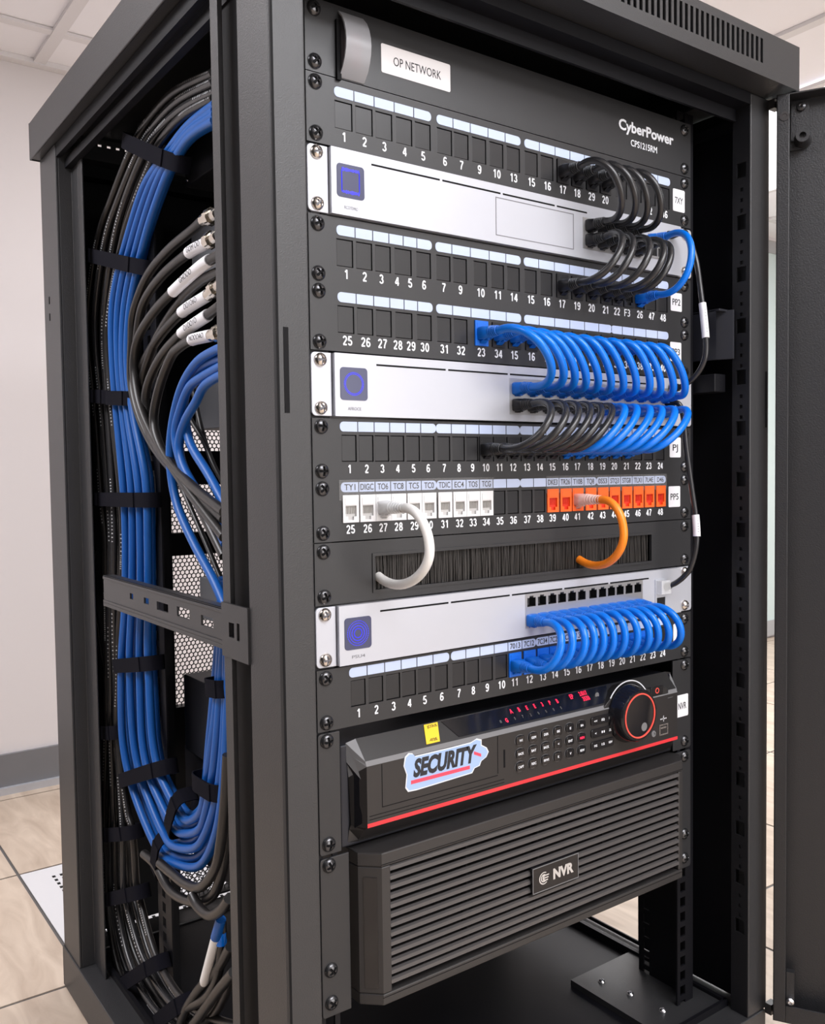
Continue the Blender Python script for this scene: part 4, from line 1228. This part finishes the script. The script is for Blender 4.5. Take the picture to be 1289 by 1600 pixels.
# yellow sticker lying on the slope and folded to the crest
yl = MB()
a0, a1 = slope(.06), slope(.9)
q = [(-131.5, a0[0] - .5, a0[1] + .5), (-116, a0[0] - .5, a0[1] + .5), (-123, a1[0] - .5, a1[1] + .5), (-138, a1[0] - .5, a1[1] + .5)]
yl.add(q + [(x, y + .25, z - .25) for x, y, z in q], [(0, 1, 2, 3), (7, 6, 5, 4), (0, 4, 5, 1), (1, 5, 6, 2), (2, 6, 7, 3), (3, 7, 4, 0)])
yo = yl.build('yellow_sticker', YELLOW, t, label='small yellow sticker')
tx = MB()
slope_write(tx, 'JCOUS', -124, .18, 1.9, width=11)
slope_write(tx, '-02E', -129, .76, 1.9, width=9)
tx.v = [(x, y - .2, z + .2) for x, y, z in tx.v]
tx.build('lettering', INK, yo)
# flap panel with shallow grooves and the sticker
g = MB()
for x0, x1, a, b in ((-188, -187.4, -555, -517.5), (-58, -57.4, -553, -517.5), (-188, -58, -555, -554.4)):
    g.box(x0, x1, -15.25, -14.9, a, b)
for zz in (-560, -563):
    g.box(-201, -50, -15.25, -14.9, zz - .25, zz + .25)
g.box(-50.5, -48.6, -15.3, -14.9, -549, -532)
g.build('bezel_grooves', DARK, t)
st = MB()


def blob(ox, oz, grow):
    pts = [(-164, -516), (-160, -513.5), (-156, -514.5), (-153.5, -517.5), (-135, -517.5), (-112, -517.5), (-90, -517.2), (-83, -515), (-77.5, -517), (-77.5, -522),
           (-71.5, -525.5), (-69, -530), (-72, -534.5), (-78, -537), (-80, -541), (-86, -542), (-89, -546), (-120, -547), (-152, -548), (-161, -547.5), (-164, -543.5), (-162.5, -532), (-165.5, -524)]
    cx, cz = -118, -531
    return [(cx + (x - cx) * (1 + grow / 46) + ox, cz + (z - cz) * (1 + grow / 17) + oz) for x, z in pts]


so = MB().prism(blob(0, 0, 0), -15.5, -15.0).build('security_sticker', STKWHITE, t, label='pale blue die cut sticker reading SECURITY')
MB().prism(blob(0, 0, -1.1), -15.65, -15.5).build('sticker_field', STKBLUE, so)
tx = MB()
write(tx, 'SECURITY', -119.5, -528, 14.5, -15.85, width=72, bold=.05, shear=.22)
tx.build('lettering', INK, so)
u = MB().box(-158, -92, -15.85, -15.65, -541.4, -538.2)
u.add([(-87, -15.85, -526), (-78.5, -15.85, -530), (-78.5, -15.85, -532.8), (-87, -15.85, -529)], [(0, 1, 2, 3)])
u.build('sticker_underline', STKRED, so)
# keypad
cols = [-30 + i * 16.6 for i in range(6)]
lbl = [['W1', 'GEM', 'DER', 'BE', 'E', 'BA'], ['BACK', 'BAT', 'BACK', '<', 'ENT', 'MEN'], ['CAPT', 'REC', 'BRWS', 'K', 'V', 'REW']]
for r in range(3):
    for k, x in enumerate(cols):
        z = -526.5 - r * 12.7
        b = MB().prism(rrect(x - 5.4, x + 5.4, z - 4.3, z + 4.3, 2.4), -16.8, -14.8).build('key', GLOSS, t, bevel=.5)
        tx = MB()
        write(tx, lbl[r][k], x, z, 2.3, -17.0, width=min(7, 2 * len(lbl[r][k])), bold=.02)
        tx.build('key_print', REDLED if (r, k) == (1, 5) else WHITE, b)
        MB().ring((x, z), 6.0, 6.4, -15.2, -14.9, n=24, sz=.84).build('key_surround', RIMGREY, b)
for r in range(3):
    z = -526 - r * 12.7
    b = MB().prism(rrect(67, 101, z - 4.4, z + 4.4, 2.6), -16.4, -14.8).build('key_bar', GLOSS, t, bevel=.5)
    tx = MB()
    for k, s in enumerate((('<<', 'EQ', 'ET'), ('<', 'II', 'ZF'), ('MS', '12', 'NEW'))[r]):
        write(tx, s, 73 + k * 11, z, 2.3, -16.6, width=min(5.5, 2.2 * len(s)), bold=.02)
    tx.build('key_print', WHITE, b)
# jog dial
DXc, DZc = 124.0, -526.0
jd = MB().lathe((DXc, DZc), [(31, -14.8), (31, -17), (28.5, -21), (27.5, -29), (26, -31), (24.8, -31.2), (22, -30.4), (.1, -30.4)], n=64).build('jog_dial', GLOSS, t, smooth=True)
MB().ring((DXc, DZc), 22.0, 23.4, -31.5, -30.5, n=64).build('dial_ring', REDRING, jd)
MB().lathe((DXc + 7, DZc - 13), [(4.5, -30.5), (4.2, -30.2), (.1, -29.9)], n=24).build('finger_dimple', RIMGREY, jd)
arc = MB()
for k in range(24):
    a0 = math.radians(35 + 110 * k / 24)
    a1 = math.radians(35 + 110 * (k + 1) / 24)
    q = [(DXc + r * math.cos(a), -15.3, DZc + r * math.sin(a)) for a, r in ((a0, 33.2), (a1, 33.2), (a1, 34.3), (a0, 34.3))]
    arc.add(q + [(x, y + .4, z) for x, y, z in q], [(0, 1, 2, 3), (7, 6, 5, 4)])
# raised shroud around the dial, standing in front of the slope
sh = MB().prism([(88, -514), (96, -508), (106, -502), (118, -498), (134, -498), (150, -504), (160, -507), (186, -508), (190, -512), (190, -516), (88, -516)], -14.7, 0)
sh.build('dial_shroud', RECSLOPE, t, bevel=.6)
for q in range(len(arc.v)):
    x, y, z = arc.v[q]
    arc.v[q] = (x, y - .2, z + 0)
arc.build('dial_arc', WHITE, t)
po = MB().prism(rrect(160, 180, -514.5, -505, 2), -15.6, -14.6).build('power_button', GLOSS, t, bevel=.4)
MB().ring((170, -509.7), 2.2, 3.0, -15.9, -15.5, n=24).build('power_symbol', REDRING, po)
MB().add([(205.2, -14, -514), (212, 1, -499), (196, -12, -511), (188, -15.2, -521), (196, -15.2, -521)], [(0, 1, 2, 3, 4)]).build('corner_facet', RIMGREY, t)
MB().lathe((164, -556), [(3.6, -15.4), (3.2, -16.2), (1.7, -16.2), (1.6, -14.9), (.1, -14.9)], n=24).build('audio_jack', RIMGREY, t, smooth=True)
ub = MB().plate(173.5, 188, -560, -548, [(175, 186.5, -558.6, -549.4)], -15.8, -14.6)
ub.box(176, 185.5, -15.6, -15.3, -553, -551)
ub.build('usb_port', BOLT, t)
tx = MB()
for k in range(5):
    tx.box(176 + k * 2.2, 177.2 + k * 2.2, -15.2, -14.95, -543 + (k == 2) * 1.2, -541.8 + (k == 2) * 1.6)
tx.box(181, 181.5, -15.2, -14.95, -545.5, -539)
tx.build('usb_symbol', WHITE, t)
ear_screws(t, (-492.5, -579.5))
lo = MB().prism(rrect(219, 240, -551, -526, 1.5), -2.6, -2.2).build('ear_label', PAPERW, t, label='small white ear label reading NVR')
tx = MB()
write(tx, 'NVR', 229.5, -538.5, 7.5, -2.75, width=14, bold=.01)
tx.build('lettering', INK, lo)

# ---- server chassis with louvred front
z1, z0 = Zs['srv']
t = empty('rack_server', 0, 0, -722, 'black server chassis at the bottom with a wide louvred front and NVR badge', 'server')
for a, b, l, r in ((-242, -214, True, False), (218, 245, False, True)):
    MB().prism(rrect(a, b, -727, z1 - 1, 3, l, r), -2.2, 0).build('mounting_ear', PANEL, t, bevel=.5)
MB().box(-208, 212, 8, 380, -718, -592).build('case', METALBOX, t, bevel=1.5)
# bezel: plan outline with chamfered ends, hollow behind the louvres
YFR = -22.0
plan = [(-210, 8), (-209, -8), (-194, YFR), (204, YFR), (219, -8), (220, 8)]
bz = MB()
bz.prism_z(plan, -603, -591)
bz.prism_z(plan, -723, -713)
bz.prism_z([(-210, 8), (-209, -8), (-194, YFR), (-185, YFR), (-185, 8)], -713, -603)
bz.prism_z([(220, 8), (219, -8), (204, YFR), (198, YFR), (198, 8)], -713, -603)
bz.build('front_bezel', SRVBODY, t, bevel=1.2)
MB().box(-209.6, 219.6, -7.9, -7.5, -600.2, -599.6).build('bezel_joint', DARK, t)
sm = MB()
sm.box(-194.5, 204.5, YFR - .15, YFR + .1, -601.3, -600.7)
sm.box(-194.5, 204.5, YFR - .15, YFR + .1, -716.3, -715.7)
sm.build('bezel_seam', DARK, t)
# end cap inset on the left chamfer
ca = math.atan2(14, 15)
e = []
for u0, z in ((.22, -612), (.80, -612), (.80, -708), (.22, -708)):
    e.append((-209 + 15 * u0, -8 - 14 * u0, z))
off = Vector((-14, -15, 0)).normalized() * .5
ec = MB().add([(x + off.x, y + off.y, z) for x, y, z in e] + e, [(0, 1, 2, 3), (7, 6, 5, 4), (0, 4, 5, 1), (1, 5, 6, 2), (2, 6, 7, 3), (3, 7, 4, 0)])
ec.build('bezel_inset', GLOSS, t)
MB().box(-186, 199, 1, 3, -714, -602).build('dust_filter', mat('filter_dark', (.016, .016, .017), .8), t)
k = 0
zz = -606.5
while zz > -712:
    s = MB().prism_x([(YFR, zz - 1.6), (YFR + .4, zz + 1.5), (YFR + 3, zz + 2.4), (YFR + 12, zz - .4), (YFR + 12, zz - 1.6), (YFR + 3, zz - 3.4)], -185.5, 198.5)
    s.build('louvre', SLAT, t)
    zz -= 8.2
for x in (-92, -2, 90):
    MB().box(x - 1, x + 1, YFR + 13, 2, -713, -603).build('louvre_stay', SRVBODY, t)
bd = MB().box(-24, 38, YFR - 3, YFR + 1, -675, -650).build('badge', GLOSS, t, bevel=.5, label='dark badge with a swirl mark and NVR')
MB().plate(-24, 38, -675, -650, [(-23.2, 37.2, -674.2, -650.8)], YFR - 3.3, YFR - 2.9).build('badge_rim', RIMGREY, bd)
tx = MB()
write(tx, 'NVR', 17, -662, 9.5, YFR - 3.4, width=28, bold=.05)
for k in range(3):
    r0 = 6.4 - k * 2.2
    for q in range(14):
        a0, a1 = math.radians(60 + 250 * q / 14), math.radians(60 + 250 * (q + 1) / 14)
        w0 = .9 + .5 * math.sin(math.pi * q / 14)
        pts = [(-9.5 + rr * math.cos(a), YFR - 3.4, -662.5 + rr * .95 * math.sin(a)) for a, rr in ((a0, r0 - w0), (a1, r0 - w0), (a1, r0), (a0, r0))]
        tx.add(pts, [(0, 1, 2, 3)])
for dz in (-2.4, 0, 2.4):
    tx.box(-11, -3.5 + dz * .3, YFR - 3.5, YFR - 3.3, -662.5 + dz - .6, -662.5 + dz + .6)
tx.build('badge_lettering', mat('badge_silver', (.7, .69, .68), .3, .5), bd)
ear_screws(t, (-597.5, -687, -715))

# ================================================================== patch cables
def plug(parent, x, z, mb_boot, mb_clip, L=27, sc=1.0, ribs=5, y0=0.):
    """RJ45 plug and moulded boot pointing straight out of the socket at (x, z)"""
    mb_clip.box(x - 5.4, x + 5.4, y0 - 9, 3, z - 4.0, z + 3.4)
    mb_clip.box(x - 1.6, x + 1.6, y0 - 12, 1, z - 7.0, z - 4.2)
    # boot body tapers towards the cable
    a, b = 6.9, 5.4
    sec = [(y0 - 1.5, a, 6.0, -.2), (y0 - 9, a + .3, 6.1, -.2), (y0 - 14, b + .6, 5.6, 0), (y0 - 15.5, 5.0, 5.0, 0)]
    vs, fs = [], []
    for y, wx, wz, oz in sec:
        for k in range(12):
            an = 2 * math.pi * k / 12
            ca_, sa_ = math.cos(an), math.sin(an)
            p = .38 if y > y0 - 13 else .7
            vs.append((x + wx * math.copysign(abs(ca_) ** p, ca_), y, z + oz + wz * math.copysign(abs(sa_) ** p, sa_)))
    for i in range(len(sec) - 1):
        fs += [(i * 12 + k, i * 12 + (k + 1) % 12, (i + 1) * 12 + (k + 1) % 12, (i + 1) * 12 + k) for k in range(12)]
    fs += [tuple(range(12)), tuple((len(sec) - 1) * 12 + k for k in range(11, -1, -1))]
    mb_boot.add(vs, fs)
    # latch guard hanging below
    mb_boot.add([(x - 3.2, y0 - 13, z - 3.5), (x + 3.2, y0 - 13, z - 3.5), (x + 3.6, y0 - 3, z - 9.4), (x - 3.6, y0 - 3, z - 9.4),
                 (x - 3.2, y0 - 10, z - 3.5), (x + 3.2, y0 - 10, z - 3.5), (x + 3.6, y0 - 1, z - 8.2), (x - 3.6, y0 - 1, z - 8.2)],
                [(0, 1, 2, 3), (7, 6, 5, 4), (0, 3, 7, 4), (1, 5, 6, 2), (2, 6, 7, 3), (0, 4, 5, 1)])
    n = ribs
    for k in range(n):
        y = y0 - 16 - k * (L - 16.5) / n
        r = 5.7 - .26 * k
        mb_boot.lathe((x, z), [(r - .8, y + .9), (r, y + .6), (r, y - .6), (r - .8, y - .9)], n=18)
    mb_boot.lathe((x, z), [(3.8, y0 - 13), (3.9, y0 - L)], n=18)


def loop(p, q, yb, L=27, n=26, sway=0., kz=.10):
    """out of the socket, round and back; yb is the furthest reach"""
    x1, z1 = p
    x2, z2 = q
    k = (abs(yb) - L) / .75
    h = z1 - z2
    P = [Vector((x1, -L + 3, z1)), Vector((x1, -L, z1))]
    b0, b1, b2, b3 = Vector((x1, -L, z1)), Vector((x1 + sway, -L - k, z1 + h * kz)), Vector((x2 + sway, -L - k, z2 - h * kz)), Vector((x2, -L, z2))
    for i in range(1, n):
        t_ = i / n
        s = 1 - t_
        P.append(b0 * s ** 3 + b1 * 3 * s * s * t_ + b2 * 3 * s * t_ * t_ + b3 * t_ ** 3)
    P += [b3, Vector((x2, -L + 3, z2))]
    return P


def patch_cable(p, q, yb, label, group, jm, bm, r=3.6, L=27, sway=0., name='patch_cable', kz=.1, clipm=None):
    t = empty(name, q[0], -10, q[1], label, 'cable', group)
    MB().tube(loop(p, q, yb, L, sway=sway, kz=kz), r, 14).build('jacket', jm, t, smooth=True)
    for (x, z) in (p, q):
        bt, cl = MB(), MB()
        plug(t, x, z, bt, cl, L)
        b = bt.build('boot', bm, t, smooth=True)
        cl.build('plug', clipm or bm, b)
    return t


def ordinal(i, n):
    w = ['first', 'second', 'third', 'fourth', 'fifth', 'sixth', 'seventh', 'eighth', 'ninth', 'tenth', 'eleventh', 'twelfth']
    if i == 0:
        return 'leftmost'
    if i == n - 1:
        return 'rightmost'
    return w[i] + ' from left'


nA = [(45, 79), (65, 97), (86, 115), (106, 133)]
for i, (a, b) in enumerate(nA):
    patch_cable((a, 22.5), (b, -25.5), (-59, -60, -59, -60)[i], 'black patch cable arching from the top patch panel into the top switch, %s' % ordinal(i, 4),
                'black cables above the top switch', BLACKC, BLACKB, kz=.25)
nB = [(79, 43, -60), (97, 64, -57), (115, 85, -62), (133, 106, -64), (151, 123, -58)]
for i, (a, b, y) in enumerate(nB):
    patch_cable((a, -40), (b, -89), y, 'black patch cable hanging from the top switch to the panel below, %s' % ordinal(i, 5),
                'black cables below the top switch', BLACKC, BLACKB, kz=.16)
patch_cable((174, -26.5), (159, -89), -62, 'single blue patch cable looping from the top silver switch to port 26', None, BLUE, BLUEB, kz=.16)
yC = [-67, -62, -56, -50, -47, -45, -43, -42, -43, -41, -42, -42]
p3 = [-61, -41, -21, 1, 22, 43, 64, 85, 106, 123, 141, 163]
for i in range(12):
    patch_cable((p3[i] if i < 11 else 159, -143.3), (x2s[i], -192.5), yC[i], 'blue patch cable arching down into the middle switch, %s of the twelve' % ordinal(i, 12),
                'blue cables above the middle switch', BLUE, BLUEB, r=3.9, L=27 if i < 4 else 24, kz=.12)
yD = [-65, -65, -62, -58, -54, -50, -48, -47, -48, -47, -48, -50]
for i in range(12):
    blk = i < 6
    patch_cable((x2s[i], -208), (n4[9 + i], -250), yD[i],
                '%s patch cable hanging below the middle switch, %s of the %s ones' % (('black', ordinal(i, 6), 'black') if blk else ('blue', ordinal(i - 6, 6), 'blue')),
                'black cables below the middle switch' if blk else 'blue cables below the middle switch', BLACKC if blk else BLUE, BLACKB if blk else BLUEB,
                r=3.5 if blk else 3.9, L=27 if i < 4 else 24, kz=.16)
yE = [-54, -53, -54, -52, -50, -49, -49, -52, -54, -53, -54, -57]
for i in range(12):
    patch_cable((x3s[i], -415), (n6[10 + i], -457), yE[i], 'blue patch cable draping from the lowest switch, %s of the twelve' % ordinal(i, 12),
                'blue cables below the lowest switch', BLUE, BLUEB, r=3.8, L=25, kz=.14)


def tail_cable(x, z, xe, ze, yb, label, jm, clip, r):
    t = empty('patch_cable', xe, -4, ze, label, 'cable')
    L = 37
    b0, b3 = Vector((x, -L, z)), Vector((xe, -8, ze))

    def bez(p0, p1, p2, p3, n=16):
        return [p0 * (1 - k / n) ** 3 + p1 * 3 * (1 - k / n) ** 2 * (k / n) + p2 * 3 * (1 - k / n) * (k / n) ** 2 + p3 * (k / n) ** 3 for k in range(n + 1)]
    m0 = Vector((x + 1, yb - 1, z - 33))
    P = [Vector((x, -L + 6, z))] + bez(b0, Vector((x, -L - 14, z)), m0 + Vector((0, 0, 19)), m0) + bez(m0, m0 - Vector((0, 0, 20)), Vector((xe, yb * .52, ze - 14)), Vector((xe, 1, ze + 1)))[1:]
    MB().tube(P, r, 16).build('jacket', jm, t, smooth=True)
    c = MB()
    plug(t, x, z, c, c, L, ribs=6)
    c.build('plug', clip, t, smooth=True, label='clear plastic plug')
    return t


tail_cable(-174, -300, -178, -360.5, -66, 'white patch cable curling from a white jack down into the bristle strip', WHITEC, CLEAR, 4.1)
tail_cable(63, -300, 68, -362.5, -61, 'orange patch cable curling from an orange jack down into the bristle strip', ORANGE, CLEARO, 4.0)

# uplink cables with sleeves on the right
for i, (pts, lab, l0, l1) in enumerate(zip(PATHS['uplink'], ('thin black uplink cable from the top switch bowing right of the rack ears', 'thin black uplink cable right of the orange jacks, ending at the lowest switch'), ((4.5, 5.7), (4.9, 5.8)), (1, 1))):
    t = empty('uplink_cable', pts[-1][0], pts[-1][1], pts[-1][2], lab, 'cable')
    sp = smooth_path(pts, 10)
    MB().tube(sp, 3.0, 12).build('jacket', BLACKC, t, smooth=True)
    a, b = int(l0[0] * 10), int(l0[1] * 10)
    lo = MB().tube(sp[a:b], 3.9, 14).build('wrap_label', PAPERW, t, smooth=True, label='white wrapped cable label')
    mk = MB()
    for q in range(a + 2, b - 2):
        mk.tube([sp[q] + Vector((-2.2, -2.9, 0)), sp[q] + Vector((-.8, -3.9, 0))], .35, 5)
    mk.build('label_print', GREYINK, lo)
    p = Vector(pts[-1])
    e = MB()
    e.tube([p + Vector((0, 6, 2)), p, Vector(sp[-6])], [4.6, 4.6, 4.0], 12)
    e.build('boot', BLACKB, t, smooth=True)
    if i == 1:
        MB().box(180, 196, -14, -5, -407, -392).build('plug', CLEAR, t, bevel=.6, label='clear plug')
    p = Vector(pts[0])
    MB().tube([p + Vector((-4, 6, 1)), p, Vector(sp[6])], [4.4, 4.4, 3.4], 12).build('boot', BLACKB, t, smooth=True)

# ================================================================== cables inside the left side
HEIGHTS = ['nearest that post', 'second from the rear', 'third from the rear', 'fourth from the rear', 'fifth from the rear', 'sixth from the rear', 'seventh from the rear', 'eighth from the rear']


def side_cable(pts, r, m, label, group, name='network_cable', per=6, cat='cable', top=True, printm=None):
    o = MB().tube(smooth_path(pts, per), r, 12).build(name, m, smooth=True)
    tag(o, label, cat, group)
    return centre_origin(o)


def wob(pts, amp, seed):
    rr = random.Random(seed)
    ph = [rr.uniform(0, 6) for _ in range(2)]
    return [(x + amp * math.sin(i * .9 + ph[0]), y + amp * .8 * math.sin(i * .7 + ph[1]), z) for i, (x, y, z) in enumerate(pts)]


for i, p in enumerate(PATHS['black_bundle']):
    q = wob(p, 1.6, i)
    o = side_cable(q, 4.3, BLACKC if i % 3 else COAX, 'black cable in the bundle along the rear left post, %s' % HEIGHTS[i], 'black bundled cables')
    if i % 2 == 0:
        sp = smooth_path(q, 24)
        rr = random.Random(i)
        mk = MB()
        run = 0.
        on = True
        left_ = rr.uniform(30, 90)
        for k in range(1, len(sp) - 1):
            dl = (sp[k] - sp[k - 1]).length
            run += dl
            left_ -= dl
            if left_ < 0:
                on = not on
                left_ = rr.uniform(40, 80) if on else rr.uniform(60, 140)
            if run < 2.6 or not on:
                continue
            run = 0.
            tg = (sp[k + 1] - sp[k - 1]).normalized()
            nr = Vector((-.75, -.66, 0))
            nr = (nr - tg * nr.dot(tg)).normalized()
            bi = tg.cross(nr)
            c_ = sp[k] + nr * 4.42
            w_, h_ = rr.uniform(.5, .8), rr.uniform(.5, 1.0)
            mk.add([c_ + tg * w_ * s1 + bi * h_ * s2 for s1, s2 in ((-1, -1), (1, -1), (1, 1), (-1, 1))], [(0, 1, 2, 3)])
        if mk.v:
            mk.build('jacket_print', LTGREY, o)['kind'] = 'stuff'
for i, p in enumerate(PATHS['blue_bundle']):
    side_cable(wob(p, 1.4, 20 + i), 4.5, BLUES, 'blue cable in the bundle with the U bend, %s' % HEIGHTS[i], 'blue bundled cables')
labs = [None, 'c1', 'c2', 'c3', 'c4', 'c5', None]
CT = ['GOM OO', 'GHOOO', 'OO1O6O', 'O1OO1O', 'NOOOAO']
LP = [(295, 396, 262, 424), (313, 418, 274, 454), (320, 462, 284, 489), (321, 495, 286, 520), (318, 528, 284, 541)]
cw = ['topmost, without a label', 'with the uppermost white label', 'with the second white label from the top', 'with the third white label from the top', 'with the fourth white label from the top', 'with the lowest white label', 'unlabelled, between the labelled ones']
for i, p in enumerate(PATHS['coax']):
    t = empty('coaxial_cable', *p[-1], 'black coaxial cable behind the front post, %s' % cw[i], 'cable', 'coaxial cables with connectors')
    sp = smooth_path(p, 8)
    MB().tube(sp, 4.7, 12).build('jacket', COAX, t, smooth=True)
    if i in (0, 1, 5, 3):
        a, b = Vector(p[0]), Vector(p[1])
        d = (b - a).normalized()
        c = MB()
        q0 = b - d * 12
        c.tube([q0 + d * 14, q0 + d * 13, q0 + d * 4, q0 + d * 4, q0, q0 - d * 1, q0 - d * 1, q0 - d * 8, q0 - d * 8, q0 - d * 20],
               [4.9, 5.4, 5.4, 6.2, 6.2, 6.2, 7.6, 7.6, 5.6, 5.6], 6 if False else 12)
        c.build('connector', NICKEL, t, label='nickel screw connector')
        c = MB().tube([q0 - d * 1, q0 - d * 8], 8.0, 6)
        c.build('hex_nut', NICKEL, t)
    if labs[i]:
        k = i - 1
        j0, j1 = ((6, 17), (5, 17), (8, 17), (8, 17), (8, 17))[k]
        seg = sp[j0:j1]
        w = MB().tube(seg, 5.6, 14)
        lo = w.build('wrap_label', PAPERW, t, smooth=True, label='white wrapped label')
        tx = MB()
        vs, fs = glyphs(CT[k], .0, 0)
        xs = [v[0] for v in vs]
        mid = seg[len(seg) // 2]
        d = (seg[-1] - seg[0])
        ln = d.length
        d.normalize()
        nrm = Vector((-.62, -.78, 0))
        nrm = (nrm - d * nrm.dot(d)).normalized()
        upv = d.cross(nrm)
        d, upv = -d, -upv if upv.z < 0 else upv
        sc = min(ln * .75 / (max(xs) - min(xs)), 7.5)
        cx = (max(xs) + min(xs)) / 2
        out_ = [mid + nrm * 5.9 + d * ((a_ - cx) * sc) + upv * ((b_ - .35) * sc) for a_, b_ in vs]
        tx.add([tuple(v) for v in out_], fs)
        tx.build('label_lettering', INK, lo)
lw = ['front one curving farthest left', 'short one from under the switch case', 'one that crosses in front', 'one behind the others']
for i, p in enumerate(PATHS['loose_blue']):
    side_cable(p, 4.4, BLUES, 'loose blue cable sweeping down behind the post, %s' % lw[i], 'loose blue cables in the left side')
lw = ['outer black loop hanging under the blue U bend', 'inner black loop hanging under the blue U bend', 'lowest small black loop under the blue U bend', 'black cable curving at the bottom behind the post, upper', 'black cable curving at the bottom behind the post, middle', 'black cable curving at the bottom behind the post, lower']
for i, p in enumerate(PATHS['brown_loops']):
    side_cable(p, 5.0, COAX, lw[i], 'black loops at the bottom left')
a, b, c = PATHS['white_stub']
t = empty('cable_with_white_sleeve', *b[-1], 'cable end with a long white sleeve and blue collar near the bottom left', 'cable')
MB().tube(a, 5, 12).build('blue_collar', BLUES, t, smooth=True)
MB().tube(smooth_path(b, 6), [4.6] * 12 + [3.4], 14).build('white_sleeve', WHITEC, t, smooth=True)
side_cable(c, 4.6, COAX, 'black cable beside the white sleeve with a small bright blue band', None)
o = MB().tube([Vector(c[1]) + Vector((-1, 0, 6)), Vector(c[1]) + Vector((-1, 0, -6))], 5.3, 14).build('cable_marker_band', BLUE, smooth=True)
tag(o, 'small bright blue band around the black cable at the bottom left', 'cable band')
centre_origin(o)
lw = ['thin black cable slanting behind the loose blue cables, upper', 'thin black cable slanting behind the loose blue cables, lower', 'thin black cable bowing outward beside the rear left post', 'thin black cable falling behind the grey switch case']
for i, p in enumerate(PATHS['inner_black']):
    side_cable(p, 2.6, COAX, lw[i], None)

# hook-and-loop straps
SL = ['around the top bend of both bundles', 'around both bundles beside the coaxial connectors', 'around the black bundle only, at mid height', 'around the blue bundle at mid height',
      'around both bundles above the slotted rail', 'around the blue bundle just below the slotted rail', 'around the blue bundle where it starts to curve', 'around the thin part of the black bundle below the rail',
      'around the black bundle beside the blue curve', 'around the black bundle below the blue curve', 'around the black bundle near the base, slanted', 'around the lowest bend of the black bundle',
      'around the rising blue cables, upper', 'around the rising blue cables, lower', 'around the inner blue cables at the U bend', 'around the outer blue cables at the U bend']
for (a, b), lab in zip(PATHS['straps'], SL):
    A, B = Vector(a), Vector(b)
    d = (B - A)
    w = d.length / 2 + .5
    d.normalize()
    nrm = Vector((-1, 0, 0))
    tan = d.cross(nrm).normalized()
    mid = (A + B) / 2
    mb = MB()
    vs, fs = [], []
    K = 36
    hw, th = (8.2, 12.5)
    for k in range(K):
        an = 2 * math.pi * k / K
        ca_, sa_ = math.cos(an), math.sin(an)
        pu = math.copysign(abs(ca_) ** .55, ca_)
        pv = math.copysign(abs(sa_) ** .55, sa_)
        for (extra, tt) in ((0, -hw), (1.3, -hw), (1.3, hw), (0, hw)):
            vs.append(mid + Vector((1, 0, 0)) + d * ((w + extra) * pu) + nrm * ((th + extra) * pv) + tan * tt)
    for k in range(K):
        n_ = (k + 1) % K
        for q in range(4):
            fs.append((4 * k + q, 4 * n_ + q, 4 * n_ + (q + 1) % 4, 4 * k + (q + 1) % 4))
    mb.add(vs, fs)
    # overlapping free end
    mb.add([mid + d * (w * s) + nrm * (th - 1.2 + q_) + tan * tt for s in (-.1, .7) for q_ in (0, 2.0) for tt in (-hw, hw)],
           [(0, 1, 3, 2), (4, 6, 7, 5), (0, 4, 5, 1), (2, 3, 7, 6), (0, 2, 6, 4), (1, 5, 7, 3)])
    o = mb.build('cable_strap', VELCRO, smooth=True)
    tag(o, 'black hook and loop strap %s' % lab, 'cable strap', 'black cable straps on the left side bundles')
    centre_origin(o)
